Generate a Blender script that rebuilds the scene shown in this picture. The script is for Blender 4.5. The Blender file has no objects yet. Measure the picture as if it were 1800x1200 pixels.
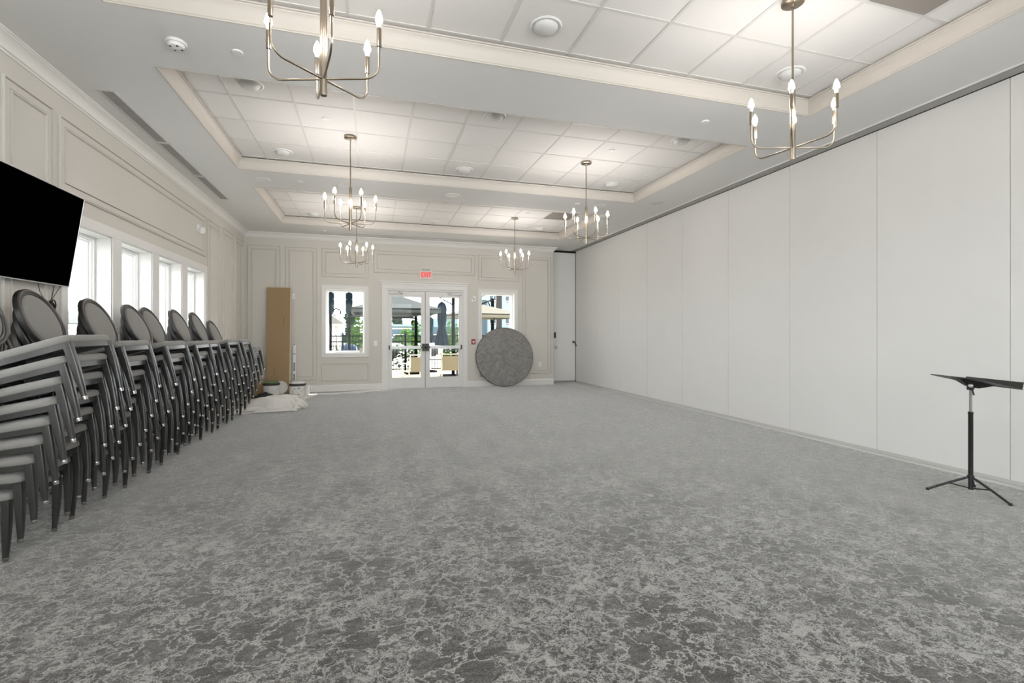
import bpy, bmesh, math, random
from math import sin, cos, pi, radians
from mathutils import Vector, Matrix

random.seed(7)
SC = bpy.context.scene
COL = SC.collection

# ------------------------------------------------------------------ measured room
H = 1.365                       # lens height
TH = 0.2856                     # yaw of the lens to the right of the room axis
XL, YF, XR = -2.749, 12.064, 5.49
ZC, ZT = 3.667, 3.822           # soffit, tile field
YB = -3.4                       # wall behind the photographer
XE, YA = 4.69, 12.42            # end of the back wall, back of the alcove

# ------------------------------------------------------------------ helpers
class MB:
    def __init__(s): s.v = []; s.f = []; s.mi = []; s.m = 0
    def add(s, vs, fs):
        b = len(s.v); s.v += [tuple(p) for p in vs]
        s.f += [tuple(b + i for i in f) for f in fs]; s.mi += [s.m] * len(fs)
        return s
    def box(s, x0, x1, y0, y1, z0, z1, M=None):
        vs = [Vector((x, y, z)) for z in (z0, z1) for y in (y0, y1) for x in (x0, x1)]
        if M: vs = [M @ p for p in vs]
        return s.add(vs, [(0, 2, 3, 1), (4, 5, 7, 6), (0, 1, 5, 4), (2, 6, 7, 3), (0, 4, 6, 2), (1, 3, 7, 5)])
    def loft(s, rings, close=True, cap0=True, cap1=True):
        n = len(rings[0]); vs = [p for r in rings for p in r]; fs = []
        for i in range(len(rings) - 1):
            for j in range(n if close else n - 1):
                k = (j + 1) % n
                fs.append((i * n + j, i * n + k, (i + 1) * n + k, (i + 1) * n + j))
        if cap0 and close: fs.append(tuple(range(n))[::-1])
        if cap1 and close: fs.append(tuple((len(rings) - 1) * n + j for j in range(n)))
        return s.add(vs, fs)
    def tube(s, pts, r, n=8, cap=True):
        pts = [Vector(p) for p in pts]
        R = r if isinstance(r, (list, tuple)) else [r] * len(pts)
        rings = []; up = None
        for i, p in enumerate(pts):
            t = (pts[min(i + 1, len(pts) - 1)] - pts[max(i - 1, 0)]).normalized()
            if up is None:
                up = Vector((0, 0, 1)) if abs(t.z) < .9 else Vector((1, 0, 0))
            a = t.cross(up)
            if a.length < 1e-6: a = t.cross(Vector((0, 1, .3)))
            a.normalize(); b = a.cross(t).normalized(); up = b
            rings.append([p + (a * cos(2 * pi * k / n) + b * sin(2 * pi * k / n)) * R[i] for k in range(n)])
        return s.loft(rings, True, cap, cap)
    def lathe(s, prof, n=24, M=None, cap=True):
        rings = [[Vector((r * cos(2 * pi * k / n), r * sin(2 * pi * k / n), z)) for k in range(n)] for r, z in prof]
        if M: rings = [[M @ p for p in r] for r in rings]
        return s.loft(rings, True, cap, cap)
    def frame(s, fn, a0, a1, b0, b1, prof, closed=False):
        """profile (inset d, height h) swept round the rectangle a0..a1 x b0..b1; fn(a, b, h) gives the point"""
        rings = []
        for d, h in prof:
            rings.append([fn(a0 + d, b0 + d, h), fn(a1 - d, b0 + d, h), fn(a1 - d, b1 - d, h), fn(a0 + d, b1 - d, h)])
        if closed: rings.append(rings[0])
        return s.loft(rings, True, False, False)
    def path(s, pts, prof, side=1, cap=True):
        """profile (offset, z) swept along a plan path with mitred corners"""
        P = [Vector((p[0], p[1])) for p in pts]; rings = []
        for i, p in enumerate(P):
            ns = []
            if i > 0: d = (P[i] - P[i - 1]).normalized(); ns.append(Vector((d.y, -d.x)) * side)
            if i < len(P) - 1: d = (P[i + 1] - P[i]).normalized(); ns.append(Vector((d.y, -d.x)) * side)
            m = ns[0] if len(ns) == 1 else (ns[0] + ns[1]) / (1 + ns[0].dot(ns[1]))
            rings.append([(p.x + m.x * o, p.y + m.y * o, z) for o, z in prof])
        return s.loft(rings, True, cap, cap)
    def build(s, name, mat, parent=None, smooth=False, bevel=0, loc=None, seg=2, weld=False):
        me = bpy.data.meshes.new(name)
        me.from_pydata(s.v, [], s.f)
        mats = mat if isinstance(mat, (list, tuple)) else [mat]
        for m in mats: me.materials.append(m)
        if len(mats) > 1: me.polygons.foreach_set('material_index', s.mi)
        bm = bmesh.new(); bm.from_mesh(me)
        if weld: bmesh.ops.remove_doubles(bm, verts=bm.verts, dist=1e-5)
        bmesh.ops.recalc_face_normals(bm, faces=bm.faces)
        if bevel:
            es = [e for e in bm.edges if len(e.link_faces) == 2 and e.calc_face_angle(0) > .6]
            bmesh.ops.bevel(bm, geom=es, offset=bevel, segments=seg, affect='EDGES', clamp_overlap=True)
        bm.to_mesh(me); bm.free()
        if smooth:
            me.shade_smooth(); me.set_sharp_from_angle(angle=radians(smooth if smooth is not True else 38))
        o = bpy.data.objects.new(name, me); COL.objects.link(o)
        if parent: o.parent = parent
        if loc: o.location = loc
        return o

def tag(o, label=None, cat=None, group=None, kind=None):
    if label: o['label'] = label
    if cat: o['category'] = cat
    if group: o['group'] = group
    if kind: o['kind'] = kind
    return o
def thing(name, label, cat, loc=(0, 0, 0), rz=0, group=None):
    o = bpy.data.objects.new(name, None); COL.objects.link(o)
    o.empty_display_size = .05; o.location = loc; o.rotation_euler = (0, 0, rz)
    return tag(o, label, cat, group)
def structure(name, label, cat='room'):
    o = bpy.data.objects.new(name, None); COL.objects.link(o); o.empty_display_size = .05
    return tag(o, label, cat, None, 'structure')
def copy_tree(o, parent=None):
    c = o.copy(); COL.objects.link(c)
    if parent: c.parent = parent
    for ch in KIDS.get(o.name, ()): copy_tree(ch, c)
    return c
KIDS = {}
def index_kids():
    KIDS.clear()
    for o in bpy.data.objects:
        if o.parent: KIDS.setdefault(o.parent.name, []).append(o)
def clone(o, loc=None, rz=None, label=None):
    c = copy_tree(o)
    if loc is not None: c.location = loc
    if rz is not None: c.rotation_euler = (0, 0, rz)
    if label: c['label'] = label
    return c
def T(*p): return Matrix.Translation(Vector(p))
def RX(a): return Matrix.Rotation(a, 4, 'X')
def RY(a): return Matrix.Rotation(a, 4, 'Y')
def RZ(a): return Matrix.Rotation(a, 4, 'Z')
def roundpoly(pts, r, n=4):
    out = []; N = len(pts)
    for i in range(N):
        p = Vector(pts[i]); a = (Vector(pts[i - 1]) - p).normalized(); b = (Vector(pts[(i + 1) % N]) - p).normalized()
        ang = a.angle(b); d = r / math.tan(ang / 2); c = p + (a + b).normalized() * (r / sin(ang / 2))
        s0 = p + a * d - c; s1 = p + b * d - c
        for k in range(n + 1):
            out.append(c + (s0.lerp(s1, k / n)).normalized() * r)
    return out

# ------------------------------------------------------------------ materials
def srgb(r, g, b):
    f = lambda c: (c / 255 / 12.92) if c / 255 <= .04045 else ((c / 255 + .055) / 1.055) ** 2.4
    return (f(r), f(g), f(b), 1)
def mat(name, col, rough=.6, metal=0., bump=0., bscale=40., var=0., vscale=6., spec=.5, sheen=0., stretch=None, emit=None, estr=0, bdist=.002):
    m = bpy.data.materials.new(name); m.use_nodes = True
    N = m.node_tree.nodes; L = m.node_tree.links; p = N['Principled BSDF']
    p.inputs['Base Color'].default_value = col; p.inputs['Roughness'].default_value = rough
    p.inputs['Metallic'].default_value = metal; p.inputs['Specular IOR Level'].default_value = spec
    if sheen:
        p.inputs['Sheen Weight'].default_value = sheen; p.inputs['Sheen Roughness'].default_value = .5
    if emit:
        p.inputs['Emission Color'].default_value = emit; p.inputs['Emission Strength'].default_value = estr
    tc = N.new('ShaderNodeTexCoord'); src = tc.outputs['Object']
    if stretch:
        mp = N.new('ShaderNodeMapping'); mp.inputs['Scale'].default_value = stretch
        L.new(src, mp.inputs[0]); src = mp.outputs[0]
    n = N.new('ShaderNodeTexNoise'); n.inputs['Scale'].default_value = vscale; n.inputs['Detail'].default_value = 4
    L.new(src, n.inputs['Vector'])
    v = max(var, .015)
    mx = N.new('ShaderNodeMix'); mx.data_type = 'RGBA'
    mx.inputs['A'].default_value = tuple(c * (1 - v) for c in col[:3]) + (1,)
    mx.inputs['B'].default_value = tuple(min(1, c * (1 + v)) for c in col[:3]) + (1,)
    L.new(n.outputs['Fac'], mx.inputs['Factor']); L.new(mx.outputs['Result'], p.inputs['Base Color'])
    if bump:
        nb = N.new('ShaderNodeTexNoise'); nb.inputs['Scale'].default_value = bscale; nb.inputs['Detail'].default_value = 3
        L.new(src, nb.inputs['Vector'])
        b = N.new('ShaderNodeBump'); b.inputs['Strength'].default_value = bump; b.inputs['Distance'].default_value = bdist
        L.new(nb.outputs['Fac'], b.inputs['Height']); L.new(b.outputs[0], p.inputs['Normal'])
    return m
M = {}
M['wall'] = mat('wall_paint', (.60, .572, .525, 1), .6, bump=.05, bscale=180, spec=.3)
M['trim'] = mat('trim_paint', (.72, .705, .68, 1), .42, bump=.02, bscale=120, spec=.4)
M['crown'] = mat('crown_paint', (.74, .725, .695, 1), .45, spec=.35)
M['traytrim'] = mat('tray_trim_paint', (.56, .52, .47, 1), .45, spec=.35)
M['soffit'] = mat('soffit_paint', (.74, .735, .72, 1), .75, bump=.03, bscale=200, spec=.2)
M['tile'] = mat('ceiling_tile', (.76, .74, .715, 1), .9, bump=.35, bscale=260, spec=.1, var=.02, vscale=90, bdist=.001)
M['tbar'] = mat('ceiling_grid_metal', (.64, .625, .60, 1), .45, spec=.5)
M['steel'] = mat('grey_steel', (.20, .20, .195, 1), .4, metal=.7)
M['seal'] = mat('partition_seal', (.50, .49, .475, 1), .6)
M['whiteplastic'] = mat('white_plastic', (.78, .775, .76, 1), .4)
M['dimplastic'] = mat('grey_white_plastic', (.62, .615, .60, 1), .45)
M['white_sash'] = mat('white_sash', (.82, .82, .81, 1), .4)
M['door'] = mat('door_paint', (.70, .69, .675, 1), .4, spec=.4)
M['alu'] = mat('brushed_aluminium', (.45, .45, .44, 1), .4, metal=.8, bump=.05, bscale=300)
M['darkmetal'] = mat('dark_bronze', (.035, .033, .031, 1), .4, metal=.3)
M['black'] = mat('black_plastic', (.012, .012, .012, 1), .45)
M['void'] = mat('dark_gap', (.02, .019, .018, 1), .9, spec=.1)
M['greyvent'] = mat('grey_vent_metal', (.36, .35, .335, 1), .55, var=.05)
M['brownvent'] = mat('perforated_return_tile', (.30, .265, .235, 1), .6, bump=.5, bscale=420, var=.1, vscale=500)
M['brass'] = mat('brushed_brass', (.36, .305, .24, 1), .28, metal=1., bump=.03, bscale=400)
M['bulb'] = mat('lit_bulb', (1, .93, .84, 1), .3, emit=(1, .95, .91, 1), estr=200)
M['bulbbase'] = mat('bulb_base', (.85, .82, .78, 1), .4)
M['screen'] = mat('tv_screen', (.0006, .0006, .0006, 1), .5, spec=.0)
M['silver'] = mat('silver_bezel', (.55, .55, .55, 1), .35, metal=.7)
M['seat'] = mat('grey_seat_fabric', (.225, .213, .20, 1), .85, bump=.25, bscale=700, var=.06, vscale=900, sheen=.25, spec=.2)
M['chairframe'] = mat('charcoal_chair_frame', (.036, .0345, .033, 1), .30, metal=.25, bump=.02, bscale=200, spec=.8)
M['chrome'] = mat('chrome', (.50, .495, .48, 1), .2, metal=1.)
M['cardboard'] = mat('cardboard', (.335, .235, .135, 1), .85, bump=.1, bscale=60, var=.06, vscale=8, stretch=(20, 1, 1), spec=.1)
M['cardedge'] = mat('cardboard_edge', (.66, .59, .48, 1), .85, spec=.1)
M['bucket'] = mat('bucket_plastic', (.66, .655, .645, 1), .5, var=.08, vscale=12)
M['rim'] = mat('bucket_rim', (.02, .02, .02, 1), .5)
M['greencloth'] = mat('green_rag', (.12, .17, .09, 1), .9, bump=.5, bscale=60, var=.3, vscale=20)
M['canvas'] = mat('canvas_drop_cloth', (.68, .655, .62, 1), .9, bump=.4, bscale=160, var=.08, vscale=14, bdist=.004, spec=.1)
M['levelgrey'] = mat('level_grey', (.22, .22, .215, 1), .4, metal=.3)
M['red'] = mat('fire_red', (.36, .03, .05, 1), .4)
M['exitred'] = mat('exit_letters', (.35, .012, .012, 1), .4, emit=(1, .04, .03, 1), estr=.55)
M['exitface'] = mat('exit_face', (.55, .36, .33, 1), .4, emit=(1, .40, .36, 1), estr=.12)
M['navy'] = mat('navy_canvas', (.004, .012, .022, 1), .9, spec=.05, bump=.3, bscale=120, var=.15, vscale=20)
M['greycanopy'] = mat('grey_canopy', (.055, .063, .063, 1), .85, bump=.2, bscale=90, var=.08, vscale=9)
M['lightcanopy'] = mat('pale_canopy', (.14, .15, .15, 1), .85, bump=.2, bscale=90, var=.05)
M['creamcanopy'] = mat('cream_canopy', (.13, .118, .09, 1), .85, bump=.2, bscale=90, var=.05)
M['fence'] = mat('black_fence', (.004, .004, .0045, 1), .9, spec=.02)
M['patio'] = mat('patio_concrete', (.70, .62, .48, 1), .85, bump=.3, bscale=30, var=.08, vscale=3)
M['asphalt'] = mat('pale_pavement', (.52, .50, .47, 1), .9, bump=.3, bscale=20, var=.08, vscale=2)
M['sling'] = mat('tan_sling', (.20, .17, .115, 1), .8, bump=.4, bscale=300, var=.1, vscale=200)
M['patioframe'] = mat('cream_chair_frame', (.50, .45, .35, 1), .5)
M['tabletop_dark'] = mat('dark_patio_table', (.03, .03, .03, 1), .4)
M['leaf'] = mat('leaf_green', (.055, .13, .012, 1), .8, spec=.1, var=.45, vscale=3)
M['leafdark'] = mat('leaf_dark_green', (.010, .028, .010, 1), .8, spec=.1, var=.45, vscale=2)
M['leafglare'] = mat('leaf_glare_pale', (.42, .44, .36, 1), .7, var=.25, vscale=3)  # leaf colour bleached to paint in the glare outside the left windows
M['trunk'] = mat('bark', (.09, .065, .045, 1), .9, bump=.5, bscale=30)
M['bluewall'] = mat('blue_grey_siding', (.045, .085, .11, 1), .7, var=.06, stretch=(1, 1, 30), vscale=1)
M['paleblue'] = mat('pale_blue_siding', (.20, .29, .33, 1), .7, var=.05, stretch=(1, 1, 30), vscale=1)
M['slate'] = mat('slate_siding', (.06, .085, .10, 1), .7, var=.06, stretch=(1, 1, 30), vscale=1)
M['brownclad'] = mat('dark_brown_cladding', (.012, .008, .007, 1), .7, var=.1)
M['darkglass'] = mat('dark_glass', (.01, .025, .035, 1), .3)
M['cream'] = mat('cream_wall', (.40, .36, .27, 1), .8)
M['hiproof'] = mat('shingle_roof', (.08, .075, .062, 1), .9, bump=.4, bscale=20, var=.15, vscale=8)
M['bluecar'] = mat('blue_car_paint', (.008, .035, .10, 1), .4)
M['plate'] = mat('dark_teal_steel', (.003, .010, .015, 1), .6, spec=.1)
M['papercup'] = mat('paper_cup', (.74, .68, .60, 1), .6)

def glass_mat(name, tint=(.96, .975, .97, 1), gl=.5):
    m = bpy.data.materials.new(name); m.use_nodes = True
    N = m.node_tree.nodes; L = m.node_tree.links; N.clear()
    out = N.new('ShaderNodeOutputMaterial'); mix = N.new('ShaderNodeMixShader')
    t = N.new('ShaderNodeBsdfTransparent'); t.inputs[0].default_value = tint
    g = N.new('ShaderNodeBsdfGlossy'); g.inputs['Roughness'].default_value = .02
    fr = N.new('ShaderNodeFresnel'); fr.inputs[0].default_value = 1.45
    mu = N.new('ShaderNodeMath'); mu.operation = 'MULTIPLY'; mu.inputs[1].default_value = gl
    nz = N.new('ShaderNodeTexNoise'); nz.inputs['Scale'].default_value = 2
    b = N.new('ShaderNodeBump'); b.inputs['Strength'].default_value = .01
    L.new(nz.outputs['Fac'], b.inputs['Height']); L.new(b.outputs[0], g.inputs['Normal'])
    L.new(fr.outputs[0], mu.inputs[0]); L.new(mu.outputs[0], mix.inputs[0])
    L.new(t.outputs[0], mix.inputs[1]); L.new(g.outputs[0], mix.inputs[2]); L.new(mix.outputs[0], out.inputs[0])
    return m
M['glass'] = glass_mat('window_glass', gl=.18)

def carpet_mat():
    m = bpy.data.materials.new('crackle_carpet'); m.use_nodes = True
    N = m.node_tree.nodes; L = m.node_tree.links; p = N['Principled BSDF']
    def nd(t, **k):
        n = N.new(t)
        for a, b in k.items():
            if a in n.inputs: n.inputs[a].default_value = b
            else: setattr(n, a, b)
        return n
    def math_(op, a, b=None, clamp=False):
        n = N.new('ShaderNodeMath'); n.operation = op; n.use_clamp = clamp
        for i, x in enumerate((a, b)):
            if x is None: continue
            if isinstance(x, (int, float)): n.inputs[i].default_value = x
            else: L.new(x, n.inputs[i])
        return n.outputs[0]
    def ramp(x, lo, hi):
        n = N.new('ShaderNodeMapRange'); n.interpolation_type = 'SMOOTHSTEP'
        n.inputs['From Min'].default_value = lo; n.inputs['From Max'].default_value = hi
        L.new(x, n.inputs['Value']); return n.outputs['Result']
    tc = nd('ShaderNodeTexCoord'); co = tc.outputs['Object']
    w1 = nd('ShaderNodeTexNoise'); w1.inputs['Scale'].default_value = 10; w1.inputs['Detail'].default_value = 6; w1.inputs['Roughness'].default_value = .62
    L.new(co, w1.inputs['Vector'])
    sub = N.new('ShaderNodeVectorMath'); sub.operation = 'SUBTRACT'; L.new(w1.outputs['Color'], sub.inputs[0]); sub.inputs[1].default_value = (.5, .5, .5)
    sca = N.new('ShaderNodeVectorMath'); sca.operation = 'SCALE'; L.new(sub.outputs[0], sca.inputs[0]); sca.inputs['Scale'].default_value = .30
    add = N.new('ShaderNodeVectorMath'); add.operation = 'ADD'; L.new(co, add.inputs[0]); L.new(sca.outputs[0], add.inputs[1])
    wco = add.outputs[0]
    def vein(scale, width):
        v = N.new('ShaderNodeTexVoronoi'); v.feature = 'DISTANCE_TO_EDGE'; v.inputs['Scale'].default_value = scale
        L.new(wco, v.inputs['Vector'])
        return math_('SUBTRACT', 1.0, ramp(v.outputs['Distance'], width * .15, width))
    v1 = vein(6.2, .05); v2 = vein(17., .09)
    big = nd('ShaderNodeTexNoise'); big.inputs['Scale'].default_value = 1.9; big.inputs['Detail'].default_value = 4; L.new(co, big.inputs['Vector'])
    bmask = ramp(big.outputs['Fac'], .34, .62)
    fine = nd('ShaderNodeTexNoise'); fine.inputs['Scale'].default_value = 75; fine.inputs['Detail'].default_value = 6; fine.inputs['Roughness'].default_value = .7; L.new(wco, fine.inputs['Vector'])
    fm = ramp(fine.outputs['Fac'], .40, .56)
    mpa = N.new('ShaderNodeMapping'); mpa.inputs['Scale'].default_value = (11.5, 17, 1); mpa.inputs['Rotation'].default_value = (0, 0, .3); L.new(wco, mpa.inputs[0])
    pat = nd('ShaderNodeTexNoise'); pat.inputs['Scale'].default_value = 1; pat.inputs['Detail'].default_value = 9; pat.inputs['Roughness'].default_value = .72; L.new(mpa.outputs[0], pat.inputs['Vector'])
    pthr = math_('ADD', pat.outputs['Fac'], math_('MULTIPLY', math_('SUBTRACT', big.outputs['Fac'], .5), .20))
    pm = ramp(pthr, .545, .61)
    a = math_('MULTIPLY', v1, math_('ADD', math_('MULTIPLY', fm, .7), .3))
    b = math_('MULTIPLY', math_('MULTIPLY', v2, bmask), math_('MULTIPLY', fm, .9))
    c = math_('MULTIPLY', pm, math_('ADD', math_('MULTIPLY', fm, .6), .4))
    t = math_('MAXIMUM', math_('MAXIMUM', a, b), c)
    pile = nd('ShaderNodeTexNoise'); pile.inputs['Scale'].default_value = 140; pile.inputs['Detail'].default_value = 2; L.new(co, pile.inputs['Vector'])
    mpp = N.new('ShaderNodeMapping'); mpp.inputs['Scale'].default_value = (9, 26, 1); L.new(co, mpp.inputs[0])
    mot = nd('ShaderNodeTexNoise'); mot.inputs['Scale'].default_value = 1; mot.inputs['Detail'].default_value = 5; mot.inputs['Roughness'].default_value = .7; L.new(mpp.outputs[0], mot.inputs['Vector'])
    t = math_('ADD', math_('MULTIPLY', t, .86), math_('MULTIPLY', ramp(mot.outputs['Fac'], .36, .70), .20))
    sx = N.new('ShaderNodeSeparateXYZ'); L.new(co, sx.inputs[0])
    st = math_('SINE', math_('MULTIPLY', sx.outputs['X'], 12.5))
    t = math_('ADD', t, math_('MULTIPLY', st, .022))
    t2 = math_('ADD', t, math_('MULTIPLY', math_('SUBTRACT', pile.outputs['Fac'], .45), .65), True)
    mx = N.new('ShaderNodeMix'); mx.data_type = 'RGBA'; L.new(t2, mx.inputs['Factor'])
    mx.inputs['A'].default_value = CARPET_DARK; mx.inputs['B'].default_value = CARPET_LIGHT
    L.new(mx.outputs['Result'], p.inputs['Base Color'])
    p.inputs['Roughness'].default_value = .95; p.inputs['Specular IOR Level'].default_value = .15
    p.inputs['Sheen Weight'].default_value = .85; p.inputs['Sheen Roughness'].default_value = .30; p.inputs['Sheen Tint'].default_value = (1, .99, .97, 1)
    bp = N.new('ShaderNodeBump'); bp.inputs['Strength'].default_value = .6; bp.inputs['Distance'].default_value = .004
    hgt = math_('ADD', pile.outputs['Fac'], math_('MULTIPLY', t, .6))
    L.new(hgt, bp.inputs['Height']); L.new(bp.outputs[0], p.inputs['Normal'])
    return m
CARPET_DARK = (.050, .0455, .0425, 1); CARPET_LIGHT = (.455, .433, .408, 1)
M['carpet'] = carpet_mat()

def fabric_wall_mat():
    m = mat('partition_fabric', (.70, .692, .675, 1), .85, spec=.15, var=.02, vscale=3)
    N = m.node_tree.nodes; L = m.node_tree.links; p = N['Principled BSDF']
    tc = N.new('ShaderNodeTexCoord')
    hs = []
    for sc in ((1, 60, 9), (1, 9, 220)):
        mp = N.new('ShaderNodeMapping'); mp.inputs['Scale'].default_value = sc; L.new(tc.outputs['Object'], mp.inputs[0])
        n = N.new('ShaderNodeTexNoise'); n.inputs['Scale'].default_value = 3; n.inputs['Detail'].default_value = 2; L.new(mp.outputs[0], n.inputs['Vector']); hs.append(n.outputs['Fac'])
    ad = N.new('ShaderNodeMath'); ad.operation = 'ADD'; L.new(hs[0], ad.inputs[0]); L.new(hs[1], ad.inputs[1])
    b = N.new('ShaderNodeBump'); b.inputs['Strength'].default_value = .25; b.inputs['Distance'].default_value = .002
    L.new(ad.outputs[0], b.inputs['Height']); L.new(b.outputs[0], p.inputs['Normal'])
    return m
M['fabric'] = fabric_wall_mat()
def tabletop_mat():
    """herringbone of grey wood strips"""
    m = mat('herringbone_wood', (.2, .19, .18, 1), .55, spec=.3)
    N = m.node_tree.nodes; L = m.node_tree.links; p = N['Principled BSDF']
    def math_(op, a, b=None):
        n = N.new('ShaderNodeMath'); n.operation = op
        for i, x in enumerate((a, b)):
            if x is None: continue
            if isinstance(x, (int, float)): n.inputs[i].default_value = x
            else: L.new(x, n.inputs[i])
        return n.outputs[0]
    tc = N.new('ShaderNodeTexCoord')
    mp = N.new('ShaderNodeMapping'); mp.inputs['Rotation'].default_value = (0, 0, radians(-12)); L.new(tc.outputs['Object'], mp.inputs[0])
    sx = N.new('ShaderNodeSeparateXYZ'); L.new(mp.outputs[0], sx.inputs[0])
    x, y = sx.outputs['X'], sx.outputs['Y']
    colw = .098                                   # width of a chevron column
    ph = math_('PINGPONG', x, colw)
    yy = math_('ADD', y, math_('MULTIPLY', ph, .8))
    row = math_('FLOOR', math_('DIVIDE', yy, .040)); colm = math_('FLOOR', math_('DIVIDE', x, colw))
    cb = N.new('ShaderNodeCombineXYZ'); L.new(row, cb.inputs[0]); L.new(colm, cb.inputs[1])
    wn = N.new('ShaderNodeTexWhiteNoise'); wn.noise_dimensions = '3D'; L.new(cb.outputs[0], wn.inputs['Vector'])
    gr = N.new('ShaderNodeTexNoise'); gr.inputs['Scale'].default_value = 14; gr.inputs['Detail'].default_value = 5
    L.new(mp.outputs[0], gr.inputs['Vector'])
    t = math_('ADD', math_('MULTIPLY', wn.outputs['Value'], .7), math_('MULTIPLY', gr.outputs['Fac'], .35))
    mx = N.new('ShaderNodeMix'); mx.data_type = 'RGBA'; L.new(t, mx.inputs['Factor'])
    mx.inputs['A'].default_value = (.16, .152, .145, 1); mx.inputs['B'].default_value = (.29, .278, .265, 1)
    L.new(mx.outputs['Result'], p.inputs['Base Color'])
    return m
M['herring'] = tabletop_mat()

# ================================================================== THE SETTING
# floor
f = MB().box(XL - .3, XR + .3, YB - .3, YA + .2, -.12, 0).build('floor', M['carpet'])
tag(f, 'grey carpet with a pale crackle pattern', 'floor', None, 'structure')

# ---- left wall with window openings
WIN_L = [(5.50, 6.31), (6.51, 7.32), (7.52, 8.33), (8.55, 9.37)]
WIN_ADDED = [(-2.2, -1.39), (-1.19, -.38), (-.18, .63), (.83, 1.64), (1.84, 2.65), (2.85, 3.66)]   # more, added unseen towards the lens to bring in daylight
ZS, ZH = .89, 2.42
WT = .27                                                    # wall thickness
wl = structure('wall_left', 'left wall of painted panel mouldings above a row of windows', 'wall')
def solid_wall(mb, x0, x1, ys, holes, zt, z0, z1):
    y = ys[0]
    for a, b in holes:
        mb.box(x0, x1, y, a, 0, zt); mb.box(x0, x1, a, b, 0, z0); mb.box(x0, x1, a, b, z1, zt); y = b
    mb.box(x0, x1, y, ys[1], 0, zt)
w = MB(); solid_wall(w, XL - WT, XL, (YB, YF + .3), WIN_ADDED + WIN_L, ZT + .25, ZS, ZH)
w.build('wall_face', M['wall'], wl)
def fn_left(a, b, h): return (XL + h, a, b)
def fn_back(a, b, h): return (a, YF - h, b)
BAND = [(0, 0), (0, .015), (.004, .021), (.012, .021), (.014, .002), (.020, .002), (.022, .012), (.077, .012), (.079, .002), (.085, .002), (.087, .021), (.096, .021), (.10, .015), (.10, 0)]
THIN = [(0, 0), (0, .018), (.005, .024), (.018, .024), (.024, .012), (.024, 0)]
def panel(fn, parent, a0, a1, b0, b1, prof=BAND):
    MB().frame(fn, a0, a1, b0, b1, prof, True).build('panel_moulding', M['wall'], parent)
for a0, a1, b0, b1 in ((4.67, 5.28, .30, 3.38), (5.37, 9.42, 2.68, 3.37), (9.52, 10.25, .30, 3.37), (10.38, 11.14, .30, 3.40),
                       (11.25, 11.98, .30, 3.40)):
    panel(fn_left, wl, a0, a1, b0, b1)
# white casing that runs round the four windows, mullion faces, sill board
cs = MB()
cs.box(XL, XL + .016, 5.40, 9.48, ZH, ZH + .11).box(XL, XL + .016, 5.40, 9.48, ZS - .13, ZS - .03)
ys = [5.40] + [v for w_ in WIN_L for v in w_] + [9.48]
for i in range(0, len(ys), 2): cs.box(XL, XL + .016, ys[i], ys[i + 1], ZS - .03, ZH)
cs.build('trim_1', M['trim'], None, bevel=.003)
tag(bpy.data.objects['trim_1'], 'pale flat casing round the four windows of the left wall', 'trim', None, 'structure')
ORD = ['first', 'second', 'third', 'fourth', 'fifth', 'sixth', 'seventh', 'eighth', 'ninth']
def window_left(n, a, b, lab):
    r = structure('window_%d' % n, lab, 'window')
    # reveal lining
    fr = MB()
    for x0, x1, y0, y1, z0, z1 in ((XL - WT, XL + .001, a, a + .012, ZS, ZH), (XL - WT, XL + .001, b - .012, b, ZS, ZH),
                                   (XL - WT, XL + .001, a, b, ZH - .012, ZH)):
        fr.box(x0, x1, y0, y1, z0, z1)
    fr.build('reveal', M['trim'], r)
    MB().box(XL - WT, XL + .03, a - .02, b + .02, ZS - .03, ZS + .005).build('window_sill', M['trim'], r, bevel=.004)
    fn = lambda p, q, h: (XL - .141 - h, p, q)
    MB().frame(fn, a + .012, b - .012, ZS + .005, ZH - .012, [(0, .10), (0, 0), (.03, 0), (.034, .012), (.045, .014), (.05, .035), (.062, .04), (.066, .07), (.066, .10)], True)\
        .build('window_frame', M['white_sash'], r)
    MB().box(XL - .222, XL - .216, a + .07, b - .07, ZS + .07, ZH - .075).build('window_glass', M['glass'], r)
for i, (a, b) in enumerate(WIN_L):
    window_left(i + 1, a, b, '%s window of the left wall counting from the television' % ORD[i])
for i, (a, b) in enumerate(WIN_ADDED):
    window_left(i + 8, a, b, 'added unseen window of the left wall on the near side of the television')

# ---- back wall (far end of the room)
wb = structure('wall_back', 'far wall of painted panel mouldings with double doors', 'wall')
WL2 = (-1.038, -.141); WR2 = (2.715, 3.612); WZ = (.89, 2.425); DO = (.363, 2.25, 2.445)
BT = .30
w = MB()
w.box(XL - WT, WL2[0], YF, YF + BT, 0, ZT + .25)
w.box(WL2[0], WL2[1], YF, YF + BT, 0, WZ[0]).box(WL2[0], WL2[1], YF, YF + BT, WZ[1], ZT + .25)
DT = .09
w.box(WL2[1], DO[0], YF, YF + BT, 0, ZT + .25).box(DO[0], DO[1], YF, YF + DT, DO[2], ZT + .25)
w.box(DO[1], 2.69, YF, YF + DT, 0, ZT + .25).box(2.69, WR2[0], YF, YF + BT, 0, ZT + .25)
w.box(WR2[0], WR2[1], YF, YF + BT, 0, WZ[0]).box(WR2[0], WR2[1], YF, YF + BT, WZ[1], ZT + .25)
w.box(WR2[1], XE, YF, YF + BT, 0, ZT + .25).box(XE - .2, XE, YF + BT, YA + .1, 0, ZT + .25)
w.box(XE - .2, XR + .3, YA, YA + .15, 0, ZT + .25)
w.build('wall_face', M['wall'], wb)
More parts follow.
